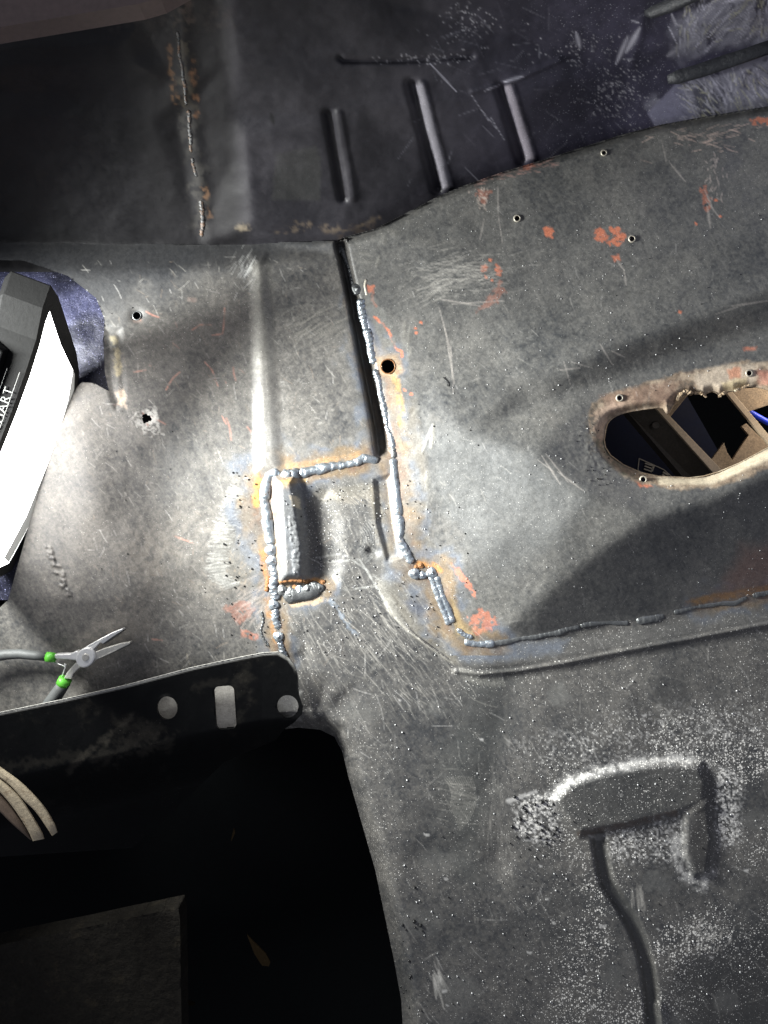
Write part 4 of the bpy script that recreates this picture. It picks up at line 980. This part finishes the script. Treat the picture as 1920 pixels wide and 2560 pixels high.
# --- opening contents, below the tunnel
M_CH = simple('dull_brown_channel', (.11, .092, .07), .6, .1, .4, 120, .3)
M_EDGE = simple('tan_plate_edge', (.62, .48, .32), .6, 0, .3, 200, .3)
M_PLATE = simple('rusty_tan_plate', (.27, .20, .13), .7, 0, .7, 140, .5, .001)
M_NAVY = simple('navy_board', (.004, .006, .017), .7, 0, .3, 60, .1, spec=.1)
M_INK = simple('pale_print', (.20, .19, .17), .7, 0, .2, 90, .0)
t = thing('crossmember', 'brown steel channel with two tan edges under the shifter opening', 'beam')
prism('web', [(1560, 1020), (1640, 1005), (1800, 1180), (1760, 1225), (1735, 1225)], -150, [-110, -60, -60, -110, -110], M_CH, t)
prism('flange', [(1632, 1012), (1648, 1012), (1806, 1176), (1790, 1190)], -62, -52, M_EDGE, t, 1)
prism('flange', [(1804, 968), (1822, 968), (1960, 1132), (1946, 1140)], -62, -52, M_EDGE, t, 1)
prism('web', [(1822, 974), (1930, 966), (1930, 1010), (1869, 1030)], -110, -90, M_PLATE, t, 1)
prism('brace', [(1655, 1040), (1700, 985), (1722, 985), (1668, 1052)], -70, -60, M_PLATE, t, 1)
prism('bolt_head', [(1640 + 10 * math.cos(k * .785), 1063 + 9 * math.sin(k * .785)) for k in range(8)], -110, -78, M_CH, t, 1)
tag(prism('notched_plate', [(1778, 1150), (1810, 1106), (1818, 1130), (1831, 1150), (1855, 1112), (1872, 1088), (1854, 1066), (1866, 1058), (1960, 1150), (1900, 1210), (1800, 1210)], -150, -140, M_PLATE, None, 1), 'rusty tan notched plate at the right inside the shifter opening', 'plate')
t = thing('printed_board', 'dark navy board with a boxed letter print below the opening', 'board')
prism('board', [(1440, 960), (1700, 960), (1860, 1240), (1440, 1260)], -330, -320, M_NAVY, t)
def strip(a, b, wd, z0, z1, mat, parent, name):
    d = math.hypot(b[0] - a[0], b[1] - a[1]); nx, ny = -(b[1] - a[1]) / d * wd, (b[0] - a[0]) / d * wd
    return prism(name, [(a[0] + nx, a[1] + ny), (b[0] + nx, b[1] + ny), (b[0] - nx, b[1] - ny), (a[0] - nx, a[1] - ny)], z0, z1, mat, parent)
for a, b in [((1598, 1146), (1595, 1176)), ((1598, 1146), (1660, 1174)), ((1660, 1174), (1680, 1192)), ((1595, 1176), (1640, 1196))]:
    strip(a, b, 1.0, -320, -318, M_INK, t, 'printed_frame')
for a, b, wd in [((1635, 1164), (1630, 1178), 2.2), ((1613, 1158), (1634, 1165), 1.7), ((1612, 1165), (1632, 1172), 1.7), ((1610, 1172), (1630, 1179), 1.7), ((1658, 1180), (1672, 1188), 2), ((1656, 1186), (1662, 1190), 2)]:
    strip(a, b, wd, -320, -317, M_INK, t, 'printed_letter')
M_BH = simple('blue_hose', (.02, .06, .75), .35, 0, .1, 90, .1)
tag(tube('blue_hose', [(1850, 1018, -150), (1880, 1034, -145), (1920, 1056, -140), (1990, 1085, -140)], 8, M_BH, None, 12), 'bright blue hose inside the shifter opening at the right edge', 'hose')
# --- dark opening at lower left: step and flecks
M_STEP = simple('sooty_step', (.011, .0095, .0075), .8, 0, .6, 90, 1.2, .004, (.02, .0165, .0115), .55, spec=.12)
st = Sheet(-80, 460, 2255, 2660, 5)
st.Z[:] = -130 + (fbm(st.U, st.V, 50, 5, 4) - .5) * 12 + (fbm(st.U, st.V, 14, 8, 3) - .5) * 5
st.hole = sdpoly(st.U, st.V, [(-200, 2404), (0, 2362), (200, 2322), (300, 2300), (446, 2270), (450, 2300), (456, 2700), (-200, 2700)]) * -1
o = tag(st.build('rusted_step', M_STEP, None, np.ones((st.U.shape[0] - 1, st.U.shape[1] - 1), bool), rim=70), 'sooty dark brown square-cornered step deep in the lower left opening', 'step')

M_FLK = simple('tan_fleck', (.010, .007, .004), .9, 0, .3, 90, spec=.0)
for k, (pl, lb) in enumerate([([(617, 2336), (630, 2350), (665, 2385), (676, 2405), (672, 2416), (655, 2414), (636, 2385)], 'larger curved brown leaf-like flake in the black opening'),
                              ([(450, 2500), (462, 2498), (488, 2508), (484, 2514), (462, 2514)], 'small pale brown flake beside the sooty step corner'),
                              ([(585, 2070), (588, 2082), (580, 2100), (577, 2104), (581, 2084)], 'tiny thin brown flake high in the black opening')]):
    tag(prism('rust_flake', pl, -204, -200, M_FLK), lb, 'flake', 'rust flakes in the dark opening')
pb = [(P(a, b, -250)) for a, b in [(-300, 1780), (1100, 1780), (1100, 2900), (-300, 2900)]]
# ================================================================== BRACKET
br = Sheet(-90, 780, 1600, 2300, 3)
U, V = br.U, br.V
topv = np.interp(U, [-90, 0, 309, 482, 656, 700, 780], [1801, 1781, 1714, 1668, 1632, 1628, 1628])
dd = V - topv
br.Z = 50 - dd * .47 - 320 * sstep(164, 300, dd) + (fbm(U, V, 60, 301, 3) - .5) * 3
BP = [(-120, 1806), (0, 1781), (150, 1750), (309, 1714), (482, 1668), (600, 1643), (656, 1632), (694, 1630), (723, 1646), (738, 1668), (744, 1690), (747, 1738), (757, 1767), (755, 1786), (733, 1808), (712, 1822), (690, 1850), (560, 1905), (400, 2060), (330, 2120), (-120, 2150)]
br.hole = -sdpoly(U, V, BP)
def rrect(cx, cy, hw, hh, rr, tilt):
    out = []
    for sx, sy, a0 in ((1, -1, -90), (1, 1, 0), (-1, 1, 90), (-1, -1, 180)):
        for k in range(5):
            a = math.radians(a0 + k * 22.5); x = sx * (hw - rr) + rr * math.cos(a); y = sy * (hh - rr) + rr * math.sin(a)
            out.append((cx + x - y * tilt, cy + y + x * tilt))
    return out
HB = [[(418 + 25.5 * math.cos(k * .262), 1770 + 29 * math.sin(k * .262)) for k in range(24)], rrect(563, 1769, 25, 54, 12, -.07), [(719 + 27 * math.cos(k * .262), 1766 + 28 * math.sin(k * .262)) for k in range(24)]]
for h in HB: br.hole = np.minimum(br.hole, sdpoly(U, V, h))
n1 = fbm(U, V, 90, 311, 5, .6); n2 = fbm(U, V, 18, 312, 4, .7)
br.C[:] = np.array((.0035, .0037, .004)) + np.array((.035, .031, .024)) * (sstep(.56, .78, n1 * .7 + n2 * .3) * .55 * sstep(330, 120, dd))[..., None]
for pl, m, wd in [([(330, 1790), (270, 1840), (210, 1890), (170, 1930)], .35, 12), ([(380, 1830), (330, 1860), (240, 1900)], .25, 30), ([(0, 1920), (200, 1890)], .2, 20), ([(345, 1880), (430, 1850)], .25, 16), ([(480, 1720), (560, 1700)], .15, 14)]:
    q = br.win(pl, wd * 3); d = pldist(U[q], V[q], pl) + (fbm(U[q], V[q], 10, 5, 3) - .5) * wd * 2
    br.mix(q, m * sstep(wd, 0, d), (.07, .062, .05))
br.mix(np.s_[:, :], sstep(8, 3.5, br.hole) * sstep(60, 0, dd) * .9, (.42, .41, .38), .4, .4)
br.R[:] = .62; br.D[:] = .25 * sstep(.5, .7, n1); br.ridge([(418, 1770), (419, 1770)], 60, -4, 6)
BRK = thing('steel_bracket', 'black steel bracket plate with round and slotted holes over the dark opening', 'bracket')
o = br.build('plate', M_BRK, BRK, np.ones((U.shape[0] - 1, U.shape[1] - 1), bool), rim=7)

# --- two curved prongs poking in from the left
M_PRG = simple('scuffed_tan_metal', (.36, .30, .21), .5, .25, .4, 220, .6, .001, (.17, .12, .075), .55)
M_PRD = simple('dark_brown_metal', (.10, .07, .05), .6, .1, .3, 200, .3)
def ribbon(name, upper, lower, z, th, mat, parent):
    A = smooth_path(upper, 6); B = smooth_path(lower, 6); n_ = min(len(A), len(B)); V_, F_ = [], []
    for i in range(n_):
        a, b = A[i], B[i]; zz = z - 40 * (i / n_) ** 2
        for (f, dz) in ((0, -th), (0.02, -2), (.12, 1.5), (.5, 3), (.88, 1.5), (.98, -2), (1, -th)):
            V_.append(P(a[0] * (1 - f) + b[0] * f, a[1] * (1 - f) + b[1] * f, zz + dz))
    k = 7
    for i in range(n_ - 1):
        for j in range(k): F_.append((i * k + j, i * k + (j + 1) % k, (i + 1) * k + (j + 1) % k, (i + 1) * k + j))
    F_.append(tuple(range(k))); F_.append(tuple(range((n_ - 1) * k + k - 1, (n_ - 1) * k - 1, -1)))
    return mesh(name, V_, F_, mat, parent, smooth=False)
pr = thing('curved_prongs', 'pair of curved scuffed tan metal prongs reaching in from the left edge', 'tool')
ribbon('prong', [(-60, 1872), (0, 1916), (48, 1951), (84, 1985), (115, 2022), (136, 2058), (144, 2080)], [(-60, 1905), (-10, 1938), (24, 1963), (60, 2001), (90, 2031), (116, 2068), (130, 2090)], 150, 12, M_PRG, pr)
ribbon('prong', [(-60, 1908), (-10, 1940), (24, 1966), (56, 2000), (84, 2043), (104, 2078), (111, 2097)], [(-60, 1935), (-20, 1965), (0, 1981), (24, 2008), (46, 2038), (70, 2077), (82, 2103)], 146, 12, M_PRG, pr)
ribbon('inner_guard', [(-60, 1940), (-20, 1970), (0, 1985), (24, 2012), (46, 2042), (64, 2070), (78, 2098)], [(-60, 1985), (-30, 2010), (0, 2030), (20, 2050), (44, 2072), (62, 2088), (76, 2100)], 120, 6, M_PRD, pr)

# ================================================================== WORK LAMP
M_PLAS = simple('black_plastic', (.004, .004, .004), .65, 0, .5, 240, .4, .0005, (.014, .014, .013), .62, spec=.08)
M_PLAS2 = simple('scuffed_rim', (.02, .02, .019), .55, 0, .4, 500, .6, .0008, (.12, .12, .11), .6, spec=.2)
M_LED = simple('lit_diffuser', (.8, .8, .8), .5, 0, 0, 10, 0, emis=(1.0, .985, .955), estr=LAMP_STRENGTH)
M_DIRT = simple('grimy_diffuser', (.35, .36, .33), .6, 0, .5, 500, .4, emis=(1.0, .99, .93), estr=.28)
M_PRINT = simple('grey_print', (.10, .10, .095), .5, 0, .1, 90, 0)
p0 = P(188, 940, 22); p1 = P(20, 1405, 22); p2 = P(0, 1135, 260)
nrm = (p1 - p0).cross(p2 - p0).normalized()
if nrm.x < 0: nrm = -nrm
CAM = Vector((0, 0, HC * S))
def onplane(u, v, off=0.0):
    d = P(u, v, 0) - CAM; o_ = p0 + nrm * off * S
    return CAM + d * ((o_ - CAM).dot(nrm) / d.dot(nrm))
OUT = [(126, 712), (146, 742), (170, 815), (192, 885), (198, 930), (193, 1000), (160, 1135), (92, 1305), (30, 1425), (-60, 1480), (-190, 1480), (-130, 1390), (-10, 1130), (32, 1020), (64, 930), (90, 850), (106, 770)]
FACE = [(124, 778), (136, 815), (152, 862), (172, 905), (187, 935), (185, 985), (152, 1125), (83, 1296), (22, 1408), (-50, 1440), (-160, 1440), (-110, 1370), (0, 1135), (42, 1030), (75, 940), (100, 860), (114, 805)]
lamp = thing('work_lamp', 'bright white work lamp in scuffed black housing, tilted at the left edge', 'lamp')
n_ = len(OUT); fr_ = [onplane(a, b, 5) for a, b in OUT]; bk = [onplane(a, b, 5) - nrm * 85 * S for a, b in OUT]
cen = sum(bk, Vector()) / n_; bk2 = [cen + (q_ - cen) * .94 - nrm * 12 * S for q_ in bk]
inn = [onplane(a, b, 5) for a, b in FACE]; inn2 = [onplane(a, b, 0) for a, b in FACE]
Vs = fr_ + bk + bk2; Fs = []
for i in range(n_):
    j = (i + 1) % n_; Fs.append((i, j, n_ + j, n_ + i)); Fs.append((n_ + i, n_ + j, 2 * n_ + j, 2 * n_ + i))
Fs.append(tuple(2 * n_ + i for i in range(n_)))
mesh('housing', Vs, Fs, M_PLAS, lamp, bevel=3)
Vs = fr_ + inn + inn2; Fs = []
for i in range(n_):
    j = (i + 1) % n_; Fs.append((i, j, n_ + j, n_ + i)); Fs.append((n_ + i, n_ + j, 2 * n_ + j, 2 * n_ + i))
mesh('bezel', Vs, Fs, M_PLAS2, lamp)
fc = [onplane(a, b, 1) for a, b in FACE]
mesh('diffuser', fc, [tuple(range(n_))], M_LED, lamp)
# worn dull margin along the low side of the diffuser
mg_in = [(182, 925), (170, 1000), (136, 1118), (66, 1290), (10, 1395)]; mg_out = [(188, 936), (185, 985), (152, 1125), (83, 1296), (22, 1407)]
Vs = [onplane(a, b, 2.0) for a, b in mg_in] + [onplane(a, b, 2.0) for a, b in mg_out]
mesh('worn_margin', Vs, [(i, i + 1, 6 + i, 5 + i) for i in range(4)], M_DIRT, lamp)
# raised grip along the high side with the printed name
sideA = [OUT[i] for i in (12, 13, 14, 15)]
sa = onplane(-10, 1130, 5); sb = onplane(90, 850, 5); along = (sb - sa).normalized(); bn = -nrm; sidn = along.cross(bn).normalized()
if sidn.z < 0: sidn = -sidn
g0 = sa - along * 60 * S + sidn * .5 * S; L_ = (sb - sa).length * .84 + 60 * S
def sp_(x, y, h=0): return g0 + along * x + bn * y * S + sidn * h * S
Vs = [sp_(0, 46, 0), sp_(L_, 46, 0), sp_(L_ + 14 * S, 80, 0), sp_(0, 80, 0), sp_(0, 50, 12), sp_(L_ - 8 * S, 50, 12), sp_(L_ - 4 * S, 76, 12), sp_(0, 76, 12)]
mesh('grip', Vs, [(4, 5, 6, 7), (0, 1, 5, 4), (1, 2, 6, 5), (2, 3, 7, 6), (3, 0, 4, 7)], M_PLAS, lamp, bevel=3)
tx = bpy.data.curves.new('t', 'FONT'); tx.body = 'SMART'; tx.size = 27 * S; tx.extrude = .4 * S; tx.space_character = 1.15
to = bpy.data.objects.new('t', tx); COL.objects.link(to)
bpy.context.view_layer.update()
me = bpy.data.meshes.new_from_object(to.evaluated_get(bpy.context.evaluated_depsgraph_get())); bpy.data.objects.remove(to)
lt = link('lettering', me, M_PRINT, lamp)
from mathutils import Matrix
# letters read upwards along the housing, tops away from the diffuser
xa = along; ya = bn; za = xa.cross(ya).normalized()
org = onplane(10, 1080, 5) + bn * 10 * S + sidn * 3 * S
mt = Matrix((xa, ya, za)).transposed().to_4x4(); mt.translation = org
lt.matrix_world = mt
for y_ in (3, 30):
    a0 = org + bn * (y_ - 4) * S - along * 20 * S; a1 = a0 + along * 150 * S
    mesh('printed_line', [a0, a1, a1 + bn * 1.2 * S, a0 + bn * 1.2 * S], [(0, 1, 2, 3)], M_PRINT, lamp).location = sidn * .3 * S

# ================================================================== PLIERS
M_STL = simple('polished_steel', (.80, .80, .78), .36, 0.6, .12, 300, .15)
M_STD = simple('dull_steel', (.5, .49, .45), .38, 0.6, .3, 300, .3)
M_GRP = simple('grey_rubber', (.055, .058, .057), .62, 0, .25, 600, .4)
M_GRN = simple('green_rubber', (.08, .36, .03), .45, 0, .12, 300, .1)
M_SERR = simple('serrated_steel', (.10, .10, .095), .5, .6, .4, 800, .6)
pl = thing('pliers', 'small long-nose pliers with grey and green handles lying on the floor panel', 'pliers')
zb = 1
prism('jaw', [(307, 1570), (280, 1581), (253, 1595), (222, 1612), (198, 1628), (196, 1640), (214, 1650), (231, 1626), (251, 1606), (256, 1610), (280, 1593), (308, 1575)], zb, [20, 23, 26, 27, 28, 28, 28, 28, 27, 25, 22, 20], M_STL, pl, 2)
prism('jaw', [(326, 1604), (300, 1608), (277, 1615), (255, 1622), (237, 1630), (220, 1640), (216, 1656), (233, 1653), (270, 1637), (300, 1622), (325, 1610)], zb, [18, 20, 22, 24, 26, 27, 27, 26, 23, 20, 18], M_STD, pl, 2)
prism('serration', [(323, 1609), (300, 1620), (272, 1634), (270, 1637), (300, 1625), (325, 1612)], zb - 1, [17, 19, 21, 20, 17, 16], M_SERR, pl)
prism('serration', [(307, 1575), (283, 1591), (258, 1608), (260, 1611), (286, 1594), (309, 1577)], zb - 1, [19, 20, 22, 21, 19, 17], M_SERR, pl)
prism('pivot', [(213 + 24 * math.cos(k * .3142) - 5 * math.sin(k * .3142), 1644 + 26 * math.sin(k * .3142)) for k in range(20)], zb, 31, M_STL, pl, 4)
prism('shank', [(145, 1635), (176, 1634), (192, 1626), (205, 1640), (192, 1652), (170, 1649), (136, 1647), (134, 1636)], zb, 22, M_STL, pl, 3)
prism('shank', [(200, 1652), (186, 1659), (166, 1682), (158, 1697), (178, 1699), (183, 1685), (198, 1671), (212, 1664)], zb, 20, M_STD, pl, 3)
tube('handle', [(-80, 1668, 15), (-45, 1650, 15), (-10, 1640, 15), (20, 1636, 16), (50, 1635, 16), (90, 1639, 16), (118, 1642, 16)], [11, 13, 14, 13, 12, 11.5, 11], M_GRP, pl, 16)
tube('handle', [(162, 1706, 12), (150, 1724, 8), (132, 1750, 4), (108, 1784, -2), (84, 1816, -6)], [15, 16, 17, 17, 16], M_GRP, pl, 16)
tube('band', [(117, 1642, 16), (127, 1643, 16), (138, 1644, 16)], [12.5, 12.5, 11], M_GRN, pl, 16)
tube('band', [(164, 1697, 14), (160, 1704, 13), (156, 1712, 12)], [16, 16.5, 16], M_GRN, pl, 16)
prism('rivet', [(213 + 9 * math.cos(k * .628), 1644 + 10 * math.sin(k * .628)) for k in range(10)], 20, 34, M_STD, pl, 2)
tube('spring', [(134, 1656, 14), (150, 1661, 15), (163, 1666, 16), (165, 1661, 17), (162, 1660, 17), (163, 1667, 16), (159, 1680, 15), (154, 1695, 13)], 1.5, M_STL, pl, 6)
